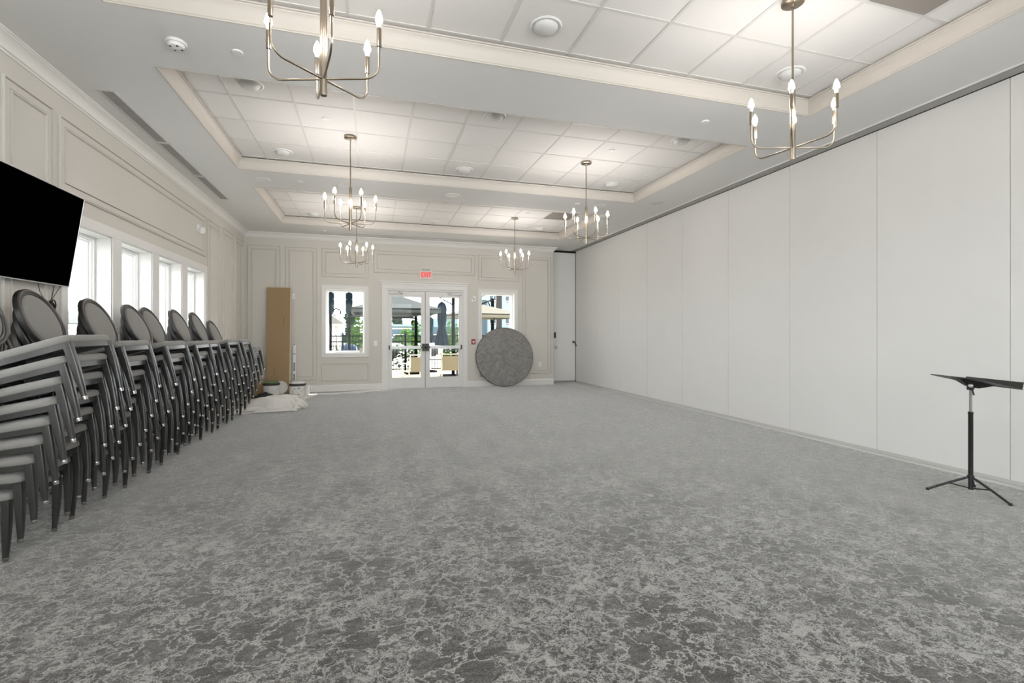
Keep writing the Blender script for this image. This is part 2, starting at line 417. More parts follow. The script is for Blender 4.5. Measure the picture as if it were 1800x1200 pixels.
for a0, a1, b0, b1 in ((-2.687, -2.004, .31, 3.375), (-1.905, -1.218, .27, 3.372), (-1.122, -.052, 2.70, 3.374), (.05, 2.55, 2.84, 3.38),
                       (2.632, 3.727, 2.73, 3.395), (3.815, 4.636, .30, 3.41)):
    panel(fn_back, wb, a0, a1, b0, b1)
panel(fn_back, wb, -1.121, -.058, .24, .665, THIN)
panel(fn_back, wb, 2.66, 3.70, .24, .665, THIN)
CAS = [(0, 0), (0, .02), (.012, .024), (.02, .018), (.075, .016), (.082, .022), (.088, .02), (.088, 0)]
def window_back(n, a, b, lab):
    r = structure('window_%d' % n, lab, 'window')
    MB().frame(fn_back, a - .088, b + .088, WZ[0] - .088, WZ[1] + .088, CAS, True).build('casing', M['trim'], r)
    fr = MB()
    for x0, x1, z0, z1 in ((a, a + .012, *WZ), (b - .012, b, *WZ), (a, b, WZ[1] - .012, WZ[1]), (a, b, WZ[0], WZ[0] + .015)):
        fr.box(x0, x1, YF - .002, YF + BT, z0, z1)
    fr.build('reveal', M['white_sash'], r)
    fn = lambda p, q, h: (p, YF + .13 + h, q)
    MB().frame(fn, a + .012, b - .012, WZ[0] + .015, WZ[1] - .012, [(0, .10), (0, 0), (.022, 0), (.026, .03), (.04, .035), (.044, .07), (.044, .10)], True)\
        .build('window_frame', M['white_sash'], r)
    MB().box(a + .045, b - .045, YF + .20, YF + .206, WZ[0] + .045, WZ[1] - .045).build('window_glass', M['glass'], r)
window_back(5, *WL2, 'far wall window to the left of the double doors')
window_back(6, *WR2, 'far wall window to the right of the doors behind the round tabletop')

# double doors
dr = structure('door_1', 'pale double glazed doors with push bars in the far wall', 'door')
tr = MB()
for a, b in ((.243, DO[0]), (DO[1], 2.353)):
    tr.box(a, b, YF - .024, YF, 0, DO[2] + .01)
tr.box(.243, 2.353, YF - .024, YF, DO[2] + .01, 2.56)
tr.build('casing', M['trim'], dr, bevel=.004)
MB().box(.215, 2.381, YF - .04, YF, 2.561, 2.615).box(.18, 2.412, YF - .075, YF, 2.616, 2.645).build('head_moulding', M['trim'], dr, bevel=.006)
jb = MB()
jb.box(DO[0], DO[0] + .03, YF - .002, YF + DT, 0, DO[2]).box(DO[1] - .03, DO[1], YF - .002, YF + DT, 0, DO[2]).box(DO[0] + .03, DO[1] - .03, YF - .002, YF + DT, DO[2] - .03, DO[2])
jb.build('jamb', M['trim'], dr)
MB().box(DO[0], DO[1], YF + .0, YF + BT + .05, .0, .012).build('threshold', M['alu'], dr)
MB().box(DO[0] + .03, DO[1] - .03, YF + .067, YF + DT, DO[2] - .075, DO[2]).box(DO[0] + .03, DO[0] + .06, YF + .067, YF + DT, .012, DO[2] - .07).box(DO[1] - .06, DO[1] - .03, YF + .067, YF + DT, .012, DO[2] - .07).build('door_stop', M['trim'], dr)
YD = YF + .02                                                # inner face of the leaves
def leaf(x0, x1, hinge, lab):
    o = MB()
    g0, g1, gz0, gz1 = x0 + .085, x1 - .10, .275, 2.27
    if hinge > 0: g0, g1 = x0 + .10, x1 - .085
    o.box(x0, g0, YD, YD + .045, .015, 2.405).box(g1, x1, YD, YD + .045, .015, 2.405)
    o.box(g0, g1, YD, YD + .045, .015, gz0).box(g0, g1, YD, YD + .045, gz1, 2.405)
    o = o.build('door_leaf', M['door'], dr, bevel=.003)
    MB().box(g0, g1, YD + .02, YD + .026, gz0, gz1).build('door_glass', M['glass'], o)
    MB().frame(lambda p, q, h: (p, YD - h, q), g0 - .012, g1 + .012, gz0 - .012, gz1 + .012, [(0, 0), (0, .008), (.018, .004), (.018, 0)], True).build('glazing_bead', M['door'], o)
    MB().box(x0 + .02, x1 - .02, YD - .062, YD - .03, .985, 1.06).build('push_bar', M['alu'], o, bevel=.006)
    lx = x1 - .075 if hinge < 0 else x0 + .01
    MB().box(lx, lx + .065, YD - .07, YD, .93, 1.115).box(lx - .03, lx + .095, YD - .072, YD - .01, .995, 1.05).build('latch_case', M['darkmetal'], o, bevel=.004)
    ex = x0 + .01 if hinge < 0 else x1 - .045
    MB().box(ex, ex + .035, YD - .066, YD, .97, 1.075).build('bar_end', M['darkmetal'], o, bevel=.004)
    cx0, cx1 = (x0 + .02, x0 + .36) if hinge < 0 else (x1 - .36, x1 - .02)
    MB().box(cx0, cx1, YD - .06, YD, 2.335, 2.405).build('door_closer', M['dimplastic'], o, bevel=.006)
    e = cx1 if hinge < 0 else cx0
    MB().tube([(e - .05 * (1 if hinge < 0 else -1), YD - .06, 2.35), (e - .02 * (1 if hinge < 0 else -1), YD - .12, 2.32), (e + .12 * hinge, YD - .05, 2.40)], .010, 6).build('closer_arm', M['alu'], o)
leaf(.395, 1.288, -1, 'left')
leaf(1.298, 2.218, 1, 'right')
MB().box(1.288, 1.298, YD + .01, YD + .05, .015, 2.405).build('meeting_gap', M['void'], dr)

# crown moulding round left wall, back wall and its return
CR = [(0, 3.552), (.012, 3.552), (.014, 3.566), (.030, 3.572), (.034, 3.585), (.050, 3.612), (.072, 3.636), (.098, 3.648), (.100, 3.654), (.112, 3.656), (.114, ZC + .004), (0, ZC + .004)]
o = MB().path([(XL, YB), (XL, YF), (XE, YF), (XE, YA)], CR, 1).build('trim_2', M['crown'], None, smooth=25)
tag(o, 'pale cove crown moulding along the left and far walls', 'trim', None, 'structure')
BS = [(0, 0), (.018, 0), (.018, .13), (.014, .145), (.006, .155), (0, .155)]
o = MB().path([(XL, YB), (XL, YF), (.243, YF)], BS, 1).build('baseboard_left', M['trim'], None); tag(o, 'painted baseboard along the left wall and left part of the far wall', 'baseboard', None, 'structure')
o = MB().path([(2.353, YF), (XE, YF), (XE, YA)], BS, 1).build('baseboard_back', M['trim'], None); tag(o, 'painted baseboard right of the double doors', 'baseboard', None, 'structure')
o = MB().box(XE - .15, XR + .2, YA - .012, YA, 0, .05).build('baseboard_alcove', M['greyvent'], None); tag(o, 'dark grey sweep at the foot of the alcove', 'baseboard', None, 'structure')

# ---- ceiling: soffit with three trays
TX = (-1.79, 4.44)
TY = [(1.33, 3.99), (4.83, 7.49), (8.36, 10.94)]
ce = structure('ceiling', 'white soffit with three recessed tile trays', 'ceiling')
s = MB(); yy = [YB] + [v for t in TY for v in t] + [YA + .15]
s.box(XL - WT, TX[0], YB, YA + .15, ZC, ZT + .25).box(TX[1], XR + .3, YB, YA + .15, ZC, ZT + .25)
for i in range(0, len(yy), 2): s.box(TX[0], TX[1], yy[i], yy[i + 1], ZC, ZT + .25)
s.build('soffit', M['soffit'], ce)
TP = [(0, ZC - .004), (.008, ZC - .004), (.008, ZC + .008), (.014, ZC + .012), (.018, ZC + .040), (.028, ZC + .078), (.046, ZC + .106), (.062, ZC + .118), (.064, ZC + .126), (.076, ZC + .128), (.078, ZC + .138), (.02, ZC + .138)]
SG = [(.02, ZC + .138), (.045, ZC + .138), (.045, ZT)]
for k, (y0, y1) in enumerate(TY):
    MB().frame(lambda p, q, h: (p, q, h), TX[0], TX[1], y0, y1, TP, True).build('tray_moulding', M['traytrim'], ce, smooth=25)
    MB().frame(lambda p, q, h: (p, q, h), TX[0], TX[1], y0, y1, SG).build('painted_shadow_gap', M['void'], ce)  # dark lining, the shade above the moulding painted into its colour
    MB().box(TX[0], TX[1], y0, y1, ZT, ZT + .03).build('tile_field', M['tile'], ce)
    g = MB(); x = .437 - .612 * 4
    gy0 = y0 + .10; n = 5
    while x < TX[1]:
        if x > TX[0] + .05: g.box(x - .012, x + .012, y0 + .05, y1 - .05, ZT - .006, ZT + .001)
        x += .612
    for j in range(n):
        q = gy0 + (y1 - y0 - .20) * j / 4
        g.box(TX[0] + .05, TX[1] - .05, q - .012, q + .012, ZT - .0055, ZT + .001)
    g.build('ceiling_grid', M['tbar'], ce)

# ---- movable partition on the right
wr = structure('wall_right', 'pale fabric operable partition of tall panels on a ceiling track', 'wall')
y = 12.92 - 1.178 * 14
seams = [2.86 + 1.178 * k for k in range(-6, 8)] + [12.36]
for k in range(len(seams) - 1):
    MB().box(XR, XR + .10, seams[k] + .0018, seams[k + 1] - .0018, .055, ZC - .012).build('partition_panel', M['fabric'], wr, bevel=.002)
MB().box(XR - .012, XR + .11, YB, 12.36, 0, .022).box(XR - .004, XR + .10, YB, 12.36, .024, .055).build('bottom_seal', M['seal'], wr)
MB().box(XR - .035, XR - .005, YB, 12.36, 0, .012).build('floor_sweep', M['dimplastic'], wr)
MB().box(XR + .03, XR + .09, YB, 12.355, .02, ZC).build('panel_core', M['greyvent'], wr)
MB().box(XR - .19, XR - .165, YB, YA, ZC - .010, ZC).build('track_flange', M['whiteplastic'], wr)
MB().box(XR - .165, XR - .148, YB, YA, ZC - .003, ZC).build('track_groove', M['void'], wr)
MB().box(XR - .148, XR - .012, YB, YA, ZC - .008, ZC).build('track_face', M['greyvent'], wr)
MB().box(XR - .010, XR + .1, YB, YA, ZC - .012, ZC).build('track_slot', M['void'], wr)
MB().box(XR + .10, XR + .3, YB, 12.36, 0, ZT + .2).build('wall_core', M['wall'], wr)
w = structure('wall_front', 'unseen wall with added windows behind the photographer', 'wall')
GF_ADDED = [(-2.2, -.2), (.25, 2.25), (2.7, 4.9)]                    # glazed openings added unseen behind the lens to let in daylight
m_ = MB(); xx = XL - WT
for a, b in GF_ADDED:
    m_.box(xx, a, YB - .2, YB, 0, ZT + .25).box(a, b, YB - .2, YB, 0, .3).box(a, b, YB - .2, YB, 3.1, ZT + .25); xx = b
m_.box(xx, XR + .3, YB - .2, YB, 0, ZT + .25).build('wall_face', M['wall'], w)
for k, (a, b) in enumerate(GF_ADDED):
    r = structure('window_%d' % (20 + k), 'tall unseen window added for daylight in the wall behind the photographer', 'window')
    MB().frame(lambda p, q, h: (p, YB - .1 + h, q), a, b, .3, 3.1, [(0, -.03), (0, .03), (.06, .03), (.06, -.03)], True).build('window_frame', M['white_sash'], r)
    MB().box(a + .05, b - .05, YB - .105, YB - .1, .35, 3.05).build('window_glass', M['glass'], r)
# alcove pocket door beyond the end of the back wall
d2 = structure('door_2', 'grey fabric pocket door in the alcove beside the partition', 'door')
MB().box(XE + .01, XR - .01, YA - .05, YA, .06, ZC - .06).build('door_leaf', M['fabric'], d2, bevel=.003)
MB().box(XE, XR + .1, YA - .055, YA, ZC - .05, ZC - .012).build('door_track', M['void'], d2)
MB().box(XR - .002, XR + .1, 12.362, YA, .0, ZC).build('door_post', M['void'], d2)
MB().box(XE + .15, XE + .205, YA - .066, YA - .05, 1.24, 1.40).build('flush_pull', M['darkmetal'], d2, bevel=.004)
MB().lathe([(.0, 0), (.045, 0), (.05, .008), (.05, .015), (.0, .015)], 20, T(XE + .20, YA - .05, .98) @ RX(pi / 2)).build('lock_cylinder', M['alu'], d2, smooth=True)
MB().lathe([(0, 0), (.03, 0), (.034, .01), (.02, .02), (.014, .06)], 16, T(XR - .075, YA - .05, 1.13) @ RX(pi / 2)).tube([(XR - .075, YA - .105, 1.13), (XR - .06, YA - .12, 1.12), (XR - .03, YA - .16, 1.02)], .018, 8).build('lever_handle', M['darkmetal'], d2, smooth=True)

# ================================================================== CEILING FITTINGS
def dome(label, x, y):
    t = thing('ceiling_light', label, 'ceiling light', (x, y, ZT), 0, 'white dome ceiling fittings')
    MB().lathe([(.092, 0), (.128, 0), (.130, -.006), (.120, -.012), (.104, -.010), (.098, -.004)], 32).build('trim_ring', M['whiteplastic'], t, smooth=True)
    MB().lathe([(.100, -.001), (.096, -.018), (.084, -.034), (.060, -.046), (.030, -.052), (.004, -.053)], 32).build('dome', M['dimplastic'], t, smooth=True)
    return t
TRN = ['nearest tray', 'middle tray', 'farthest tray']
for k, rows in enumerate(([(3.60,)], [(5.245,), (7.09,)], [(8.80,), (10.60,)])):
    for r, (yy_,) in enumerate(rows):
        for c, xx in enumerate((-1.15, 1.34, 3.79)):
            if k == 0 and c == 0: continue
            col_ = ['window side', 'centre', 'partition side'][c]
            row_ = '' if k == 0 else (' near edge' if r == 0 else ' far edge')
            dome('white dome ceiling light at the %s of the %s%s' % (col_, TRN[k], ',' + row_ if row_ else ''), xx, yy_)
def disc(name, label, cat, x, y, z, r, h, group=None, m='whiteplastic', ring=True):
    o = MB().lathe([(r, 0), (r, -.004), (r * .96, -.007), (r * .88, -.006), (r * .84, -h), (.003, -h - .001)] if ring else [(r, 0), (r, -h * .7), (r * .9, -h), (.003, -h)], 28).build(name, M[m], None, smooth=True, loc=(x, y, z))
    return tag(o, label, cat, group)
g = 'flat round ceiling speakers'
disc('ceiling_speaker', 'flat round ceiling speaker on the soffit between the trays, window side', 'speaker', -1.56, 7.93, ZC, .11, .004, g)
disc('ceiling_speaker', 'flat round ceiling speaker above the far window-side chandelier', 'speaker', -.34, 7.86, ZC, .17, .003, g, 'soffit')
disc('ceiling_speaker', 'flat round ceiling speaker at the middle of the soffit between the trays', 'speaker', 1.30, 7.93, ZC, .12, .004, g)
disc('ceiling_speaker', 'flat round ceiling speaker on the soffit beside the partition track', 'speaker', 4.83, 7.40, ZC, .12, .006, g, 'dimplastic')
disc('ceiling_speaker', 'flat round ceiling speaker just beyond the middle partition-side chandelier', 'speaker', 3.96, 7.86, ZC, .11, .006, g)
g = 'fire sprinkler covers'
for lab, x, y, z in (('sprinkler cover on the soffit beside the smoke detector', -1.05, 4.39, ZC), ('sprinkler cover on the soffit left of the front partition-side chandelier', 3.48, 4.40, ZC),
                     ('sprinkler cover on the soffit left of the middle window-side chandelier', -1.04, 7.87, ZC), ('sprinkler cover on the soffit left of the middle partition-side chandelier', 3.51, 7.83, ZC),
                     ('sprinkler cover on the soffit near the far left corner', -1.01, 11.46, ZC), ('sprinkler cover in the middle tray beside the window-side chandelier canopy', -.50, 5.85, ZT),
                     ('sprinkler cover in the middle tray beside the partition-side chandelier canopy', 3.09, 5.78, ZT), ('sprinkler cover in the farthest tray beside the partition-side chandelier canopy', 3.07, 9.31, ZT),
                     ('sprinkler cover in the farthest tray behind the middle window-side chandelier', -.50, 9.40, ZT)):
    disc('sprinkler_cover', 'small round white ' + lab, 'sprinkler', x, y, z, .042, .014, g, ring=False)
sd = thing('smoke_detector', 'white round smoke detector with dark slots on the front soffit', 'smoke detector', (-1.48, 4.38, ZC))
MB().lathe([(.072, 0), (.075, -.012), (.070, -.02), (.058, -.022), (.056, -.030), (.050, -.044), (.035, -.050), (.003, -.051)], 28).build('body', M['whiteplastic'], sd, smooth=True)
for k in range(4):
    MB().box(.030, .046, -.008, .008, -.0505, -.044, RZ(pi / 2 * k + .5)).build('slot', M['black'], sd)
def slot(label, x0, x1, y0, y1, grp, along='y'):
    t = thing('slot_diffuser', label, 'air vent', ((x0 + x1) / 2, (y0 + y1) / 2, ZC), 0, grp)
    hx, hy = (x1 - x0) / 2, (y1 - y0) / 2
    e = .028 if along == 'y' else .02
    MB().frame(lambda p, q, h: (p, q, -h), -hx, hx, -hy, hy, [(0, 0), (0, .004), (e - .006, .008), (e, .006), (e, 0)], True).build('frame', M['dimplastic'], t)
    MB().box(-hx + e, hx - e, -hy + e, hy - e, -.0015, 0).build('duct', M['void'], t)
    b = MB()
    if along == 'y':
        n = int((hy * 2 - 2 * e) / .022)
        for k in range(n):
            q = -hy + e + (k + .5) * (2 * hy - 2 * e) / n
            b.box(-hx + e, hx - e, q - .006, q + .006, -.006, -.002)
    else:
        for k in range(2):
            q = -hy + e + (k + .5) * (2 * hy - 2 * e) / 2
            b.box(-hx + e, hx - e, q - .004, q + .004, -.006, -.002)
    b.build('grille', M['greyvent'], t)
for k, (a, b) in enumerate(((5.42, 6.72), (6.73, 8.0), (8.01, 9.27))):
    slot('grey slotted ceiling diffuser beside the left crown moulding, %s of three from the television' % ORD[k], -2.49, -2.33, a, b, 'slot diffusers above the windows')
for k, (a, b) in enumerate(((-.61, .64), (.65, 1.90), (1.91, 3.15))):
    slot('dark narrow slot diffuser along the far wall ceiling, %s' % ['above the window left of the doors', 'above the exit sign', 'above the round tabletop'][k], a, b, 11.575, 11.665, 'slot diffusers above the far wall', 'x')
for lab, y0 in (('brown perforated return vent tile in the nearest tray', 2.063), ('brown perforated return vent tile in the farthest tray', 9.045)):
    t = thing('return_vent', lab, 'air vent', (3.801, y0 + .30, ZT), 0, 'perforated return vents')
    MB().box(-.29, .29, -.29, .29, -.005, 0).build('perforated_face', M['brownvent'], t)
    MB().frame(lambda p, q, h: (p, q, -h), -.30, .30, -.30, .30, [(0, 0), (0, .008), (.015, .008), (.015, 0)], True).build('frame', M['dimplastic'], t)

# ---- chandeliers
def chandelier():
    t = thing('chandelier', '', 'chandelier', (0, 0, 0), 0, 'brass six arm chandeliers')
    MB().lathe([(.004, 3.818), (.072, 3.818), (.076, 3.814), (.076, 3.797), (.070, 3.792), (.016, 3.790), (.012, 3.775), (.004, 3.772)], 32).build('canopy', M['brass'], t, smooth=True)
    MB().lathe([(.0075, 3.19), (.0075, 3.79)], 14).build('rod', M['brass'], t, smooth=True)
    MB().lathe([(.003, 2.648), (.0175, 2.648), (.0185, 2.652), (.0185, 3.165), (.016, 3.18), (.0075, 3.20)], 20).build('stem', M['brass'], t, smooth=True)
    R = .302
    for k in range(6):
        q = RZ(k * pi / 3)
        pts = [(.012, 0, 2.735), (R - .075, 0, 2.735)] + [(R - .075 + .075 * sin(a), 0, 2.81 - .075 * cos(a)) for a in [pi / 2 * i / 6 for i in range(1, 7)]] + [(R, 0, 2.915)]
        a = MB().tube([q @ Vector(p) for p in pts], .0058, 8).build('arm', M['brass'], t, smooth=60)
        MB().lathe([(.006, 2.905), (.0125, 2.905), (.0125, 3.0), (.011, 3.004), (.004, 3.004)], 14, q @ T(R, 0, 0)).build('candle_sleeve', M['brass'], a, smooth=True)
        MB().lathe([(.009, 3.003), (.011, 3.012), (.0185, 3.038)], 14, q @ T(R, 0, 0), cap=False).build('bulb_base', M['bulbbase'], a, smooth=True)
        MB().lathe([(.0185, 3.038), (.0195, 3.046), (.0180, 3.060), (.0135, 3.078), (.0075, 3.092), (.002, 3.102)], 14, q @ T(R, 0, 0)).build('bulb', M['bulb'], a, smooth=True)
    return t
CH = [(-.247, 2.765, 42, 'front row', 'window side'), (2.985, 2.81, 42, 'front row', 'partition side'), (-.25, 6.30, 56, 'middle row', 'window side'),
      (2.955, 6.29, 30, 'middle row', 'partition side'), (-.272, 9.785, 8, 'far row', 'window side'), (2.92, 9.74, 38, 'far row', 'partition side')]
c0 = chandelier(); index_kids()
for i, (x, y, a, r, sd_) in enumerate(CH):
    lab = 'brass six-arm candle chandelier on the %s, %s' % (sd_, r)
    if i == 0: c0.location = (x, y, 0); c0.rotation_euler = (0, 0, radians(a)); c0['label'] = lab
    else: clone(c0, (x, y, 0), radians(a), lab)

# ================================================================== WALL FITTINGS
def plate(name, label, cat, x, z, w, h, extra):
    t = thing(name, label, cat, (x, YF, z))
    MB().box(-w / 2, w / 2, -.008, 0, -h / 2, h / 2).build('cover_plate', M['whiteplastic'], t, bevel=.002)
    extra(t); return t
plate('light_switch', 'white double light switch left of the double doors', 'switch', .098, 1.128, .085, .125,
      lambda t: [MB().box(x - .011, x + .011, -.013, -.008, -.033, .033).build('rocker', M['whiteplastic'], t, bevel=.002) for x in (-.02, .02)])
plate('power_outlet', 'white power outlet on the far wall right of the round tabletop', 'outlet', 4.318, .548, .08, .125,
      lambda t: [MB().lathe([(.016, 0), (.016, .003), (.001, .003)], 16, T(0, -.008, z) @ RX(pi / 2)).build('socket', M['dimplastic'], t) for z in (-.022, .022)])
plate('sensor_plate', 'small white blank wall plate beside the cardboard sheet', 'wall plate', -1.733, 2.228, .065, .118,
      lambda t: MB().box(-.012, .012, -.012, -.008, -.02, .02).build('sensor', M['dimplastic'], t))
t = thing('fire_strobe', 'white fire alarm strobe right of the double doors', 'alarm', (2.511, YF, 2.252))
MB().box(-.062, .062, -.035, 0, -.068, .068).build('housing', M['whiteplastic'], t, bevel=.008)
MB().lathe([(.03, 0), (.03, .015), (.018, .03), (.001, .033)], 18, T(.012, -.035, -.008) @ RX(pi / 2)).build('lens', M['dimplastic'], t, smooth=True)
MB().box(-.05, -.02, -.038, -.034, .02, .05).build('sounder_grille', M['greyvent'], t)
t = thing('fire_pull_station', 'red fire alarm pull box beside the round tabletop', 'alarm', (2.508, YF, 1.157))
MB().box(-.052, .052, -.04, 0, -.066, .066).build('housing', M['red'], t, bevel=.006)
MB().box(-.035, .035, -.046, -.04, -.012, .006).box(-.008, .008, -.046, -.04, -.04, -.012).build('pull_handle', M['whiteplastic'], t, bevel=.002)
t = thing('exit_sign', 'lit red EXIT sign above the double doors', 'exit sign', (1.303, YF, 2.72))
MB().box(-.155, .155, -.055, -.006, 0, .205).build('housing', M['whiteplastic'], t, bevel=.004)
MB().box(-.10, .10, -.05, 0, .205, .24).build('canopy', M['greyvent'], t, bevel=.006)
MB().box(-.140, .140, -.058, -.055, .018, .188).build('face', M['exitface'], t)
cu = bpy.data.curves.new('lettering', 'FONT'); cu.body = 'EXIT'; cu.size = .15; cu.align_x = 'CENTER'; cu.extrude = .002; cu.offset = .004
tmp = bpy.data.objects.new('tmp', cu); COL.objects.link(tmp); bpy.context.view_layer.update()
me = bpy.data.meshes.new_from_object(tmp.evaluated_get(bpy.context.evaluated_depsgraph_get())); bpy.data.objects.remove(tmp)
me.materials.clear(); me.materials.append(M['exitred'])
lt = bpy.data.objects.new('lettering', me); COL.objects.link(lt); lt.parent = t
lt.location = (0, -.0595, .050); lt.rotation_euler = (pi / 2, 0, 0); lt.scale = (.80, 1.05, 1)
t = thing('emergency_light', 'round white emergency light head above the fourth window', 'emergency light', (XL, 9.06, 3.10))
MB().lathe([(.07, 0), (.07, .012), (.055, .02), (.001, .022)], 24, RY(pi / 2)).build('backplate', M['whiteplastic'], t, smooth=True)
MB().lathe([(.03, 0), (.058, .03), (.06, .06), (.05, .075), (.001, .07)], 24, T(.015, .02, -.012) @ RZ(-.5) @ RY(pi / 2 + .3)).build('lamp_head', M['whiteplastic'], t, smooth=True)

# ---- television
t = thing('television', 'black flat television tilted on the left wall above the chair stacks', 'television', (-2.613, 4.67, 2.2015))
t.rotation_euler = (0, 0.1429, 0)
W2, H2 = .725, .416
MB().box(-.055, -.012, -W2 + .01, W2 - .01, -H2 + .01, H2 - .01).build('housing', M['black'], t, bevel=.008)
MB().frame(lambda p, q, h: (h, p, q), -W2, W2, -H2, H2, [(0, -.014), (0, .0), (.008, .001), (.010, -.004), (.010, -.014)], True).build('bezel', M['silver'], t)
MB().box(-.014, -.003, -W2 + .009, W2 - .009, -H2 + .009, H2 - .009).build('screen', M['screen'], t)
MB().box(-.008, .006, -.35, -.29, -H2 - .012, -H2 + .002).build('sensor_window', M['silver'], t)
MB().box(-.11, -.055, -.25, .25, -.15, .15).build('wall_bracket', M['black'], t)
t = thing('hanging_cord', 'black cables hanging in a coiled knot under the television', 'cable', (XL + .03, 5.2, 1.64))
c = MB()
c.tube([(.02, -.20, .17), (.015, -.16, .08), (.01, -.08, .01), (0, -.01, -.03)], .0025, 6)
c.tube([(.02, .03, .18), (.01, .02, .08), (0, .01, .0), (0, .01, -.04)], .003, 6)
c.tube([(.02, .12, .16), (.01, .07, .09), (0, .03, .03), (0, .0, -.03)], .0025, 6)
c.tube([(0, .03, -.05), (.01, .07, -.08), (.01, .10, -.13)], .004, 6)
for k in range(4):
    c.tube([(.006 * k, .02 + .045 * cos(a + k) * (1 - .12 * k), -.035 + .04 * sin(a) + .006 * k) for a in [2 * pi * i / 14 for i in range(15)]], .005, 6)
c.build('cable_coil', M['black'], t, smooth=60)

# ================================================================== STACKED CHAIRS
def chair():
    t = thing('banquet_chair', '', 'chair', (0, 0, 0), 0, 'oval-back chairs stacked along the window wall')
    zf = .332
    out = [(.022, -.262), (.022, .262), (-.475, .190), (-.475, -.190)]
    def ring(inset, z, dz=0, r=.035):
        q = [(x - (.0 if x < 0 else 0), y) for x, y in out]
        cx = -.225
        pts = [(cx + (x - cx) * (1 - inset / .25), y * (1 - inset / .25)) for x, y in q]
        return [Vector((p.x, p.y, z + (p.x) * .02)) for p in roundpoly(pts, r, 4)]
    rings = [ring(.006, zf + .036), ring(0, zf + .042), ring(0, zf + .064), ring(.004, zf + .074), ring(.016, zf + .083), ring(.045, zf + .088), ring(.10, zf + .0905), ring(.19, zf + .091)]
    MB().loft(rings).build('seat', M['seat'], t, smooth=50)
    fr = MB(); R0 = ring(.006, zf + .002, r=.02); R1 = ring(.006, zf + .036, r=.02); R2 = ring(.034, zf + .036, r=.01); R3 = ring(.034, zf + .002, r=.01)
    fr.loft([R0, R1, R2, R3, R0], True, False, False).build('seat_frame', M['chairframe'], t, smooth=30)
    def sq(cx, cy, z, h, p, n=16):
        out_ = []
        for k in range(n):
            a = 2 * pi * (k + .5) / n; c_, s_ = cos(a), sin(a)
            out_.append(Vector((cx + h * math.copysign(abs(c_) ** p, c_), cy + h * math.copysign(abs(s_) ** p, s_), z)))
        return out_
    def leg(pts, parent=t):
        o = MB().loft([sq(*q) for q in pts]).build('leg', M['chairframe'], parent, smooth=40)
        x, y, z = pts[-1][:3]
        MB().lathe([(.011, .0), (.0145, .001), (.0150, .003), (.0146, .012), (.0150, .014), (.0176, .0155), (.0176, .0195), (.0152, .021), (.0150, .024)], 16, T(x, y, 0)).build('ferrule', M['chrome'], o, smooth=40)
        return o
    for s_ in (-1, 1):
        leg([(0, .236 * s_, zf + .036, .0215, .25), (0, .236 * s_, .25, .0215, .25), (-.002, .234 * s_, .17, .0205, .5), (-.006, .231 * s_, .08, .0175, .8), (-.01, .228 * s_, .03, .0150, 1.), (-.01, .228 * s_, .004, .0135, 1.)])
    for s_ in (-1, 1):
        leg([(-.466, .212 * s_, zf + .03, .016, .3), (-.470, .228 * s_, .26, .016, .4), (-.486, .246 * s_, .12, .015, .7), (-.512, .259 * s_, .03, .0130, 1.), (-.520, .262 * s_, .004, .0120, 1.)])
    lean = T(-.478, 0, zf + .088) @ RY(-radians(7.5))
    bs = MB()
    for s_ in (-1, 1):
        bs.tube([lean @ Vector(p) for p in ((.0, .16 * s_, -.048), (0, .158 * s_, .0), (-.004, .15 * s_, .10), (-.006, .165 * s_, .17))], .013, 8)
    bs.tube([lean @ Vector((0, -.158, .01)), lean @ Vector((0, .158, .01))], .010, 8)
    bs.build('back_support', M['chairframe'], t, smooth=60)
    A, B, zc, n = .232, .258, .305, 44
    prof = [(0, -.016), (.004, .012), (.012, .018), (.026, .017), (.031, .012), (.044, .014), (.052, .008), (.054, -.012), (.035, -.018)]
    rings = []
    for d, h in prof + prof[:1]:
        rings.append([lean @ Vector((h, (A - d) * cos(2 * pi * k / n), zc + (B - d) * sin(2 * pi * k / n))) for k in range(n)])
    bf = MB().loft(rings, True, False, False).build('back_frame', M['chairframe'], t, smooth=35)
    rings = []
    for d, h in ((.20, -.016), (.12, -.016), (.06, -.015), (.050, -.010), (.050, .008), (.058, .015), (.08, .021), (.12, .0235), (.20, .0245)):
        rings.append([lean @ Vector((h, (A - d) * cos(2 * pi * k / n), zc + (B - d) * sin(2 * pi * k / n))) for k in range(n)])
    MB().loft(rings).build('back_pad', M['seat'], bf, smooth=40)
    return t
ch0 = chair(); index_kids()
SX = [-2.067, -2.012, -1.961, -1.917, -1.880, -1.851, -1.825, -1.806, -1.794]
SZ = [.430, .534, .642, .754, .871, .993, 1.118, 1.246, 1.376]
STACKS = [(3.835, 9, 1., 0., 0.), (4.52, 9, .95, -.015, .6), (5.26, 9, .935, .01, -.8), (6.04, 9, .925, .0, .5), (6.555, 9, .92, -.05, 0), (7.24, 9, .93, .0, -.5), (7.93, 9, .92, .005, .4), (8.685, 8, .92, .005, -.4)]
used = False
for si, (yc, n, zs, dx, rz) in enumerate(STACKS):
    for k in range(n):
        pos = 'bottom' if k == 0 else ('topmost' if k == n - 1 else ORD[k] + ' from bottom')
        lab = 'grey oval-back banquet chair, %s in the %s chair stack from the television' % (pos, ORD[si])
        if used: c = copy_tree(ch0)
        else: c = ch0; used = True
        c['label'] = lab
        tl = radians(.2 + 1.95 * k)
        seat = Vector((SX[k] + dx, yc + random.uniform(-.006, .006), .430 + (SZ[k] - .430) * zs))
        if k == 0: tl = 0; seat.z = .430
        R = RZ(radians(rz + random.uniform(-.4, .4))) @ RY(-tl)
        org = seat - (R @ Vector((.022, 0, .430)))
        if k == 0: org.z = 0.001
        c.matrix_world = T(*org) @ R
# copies of the first chair inherit nothing else

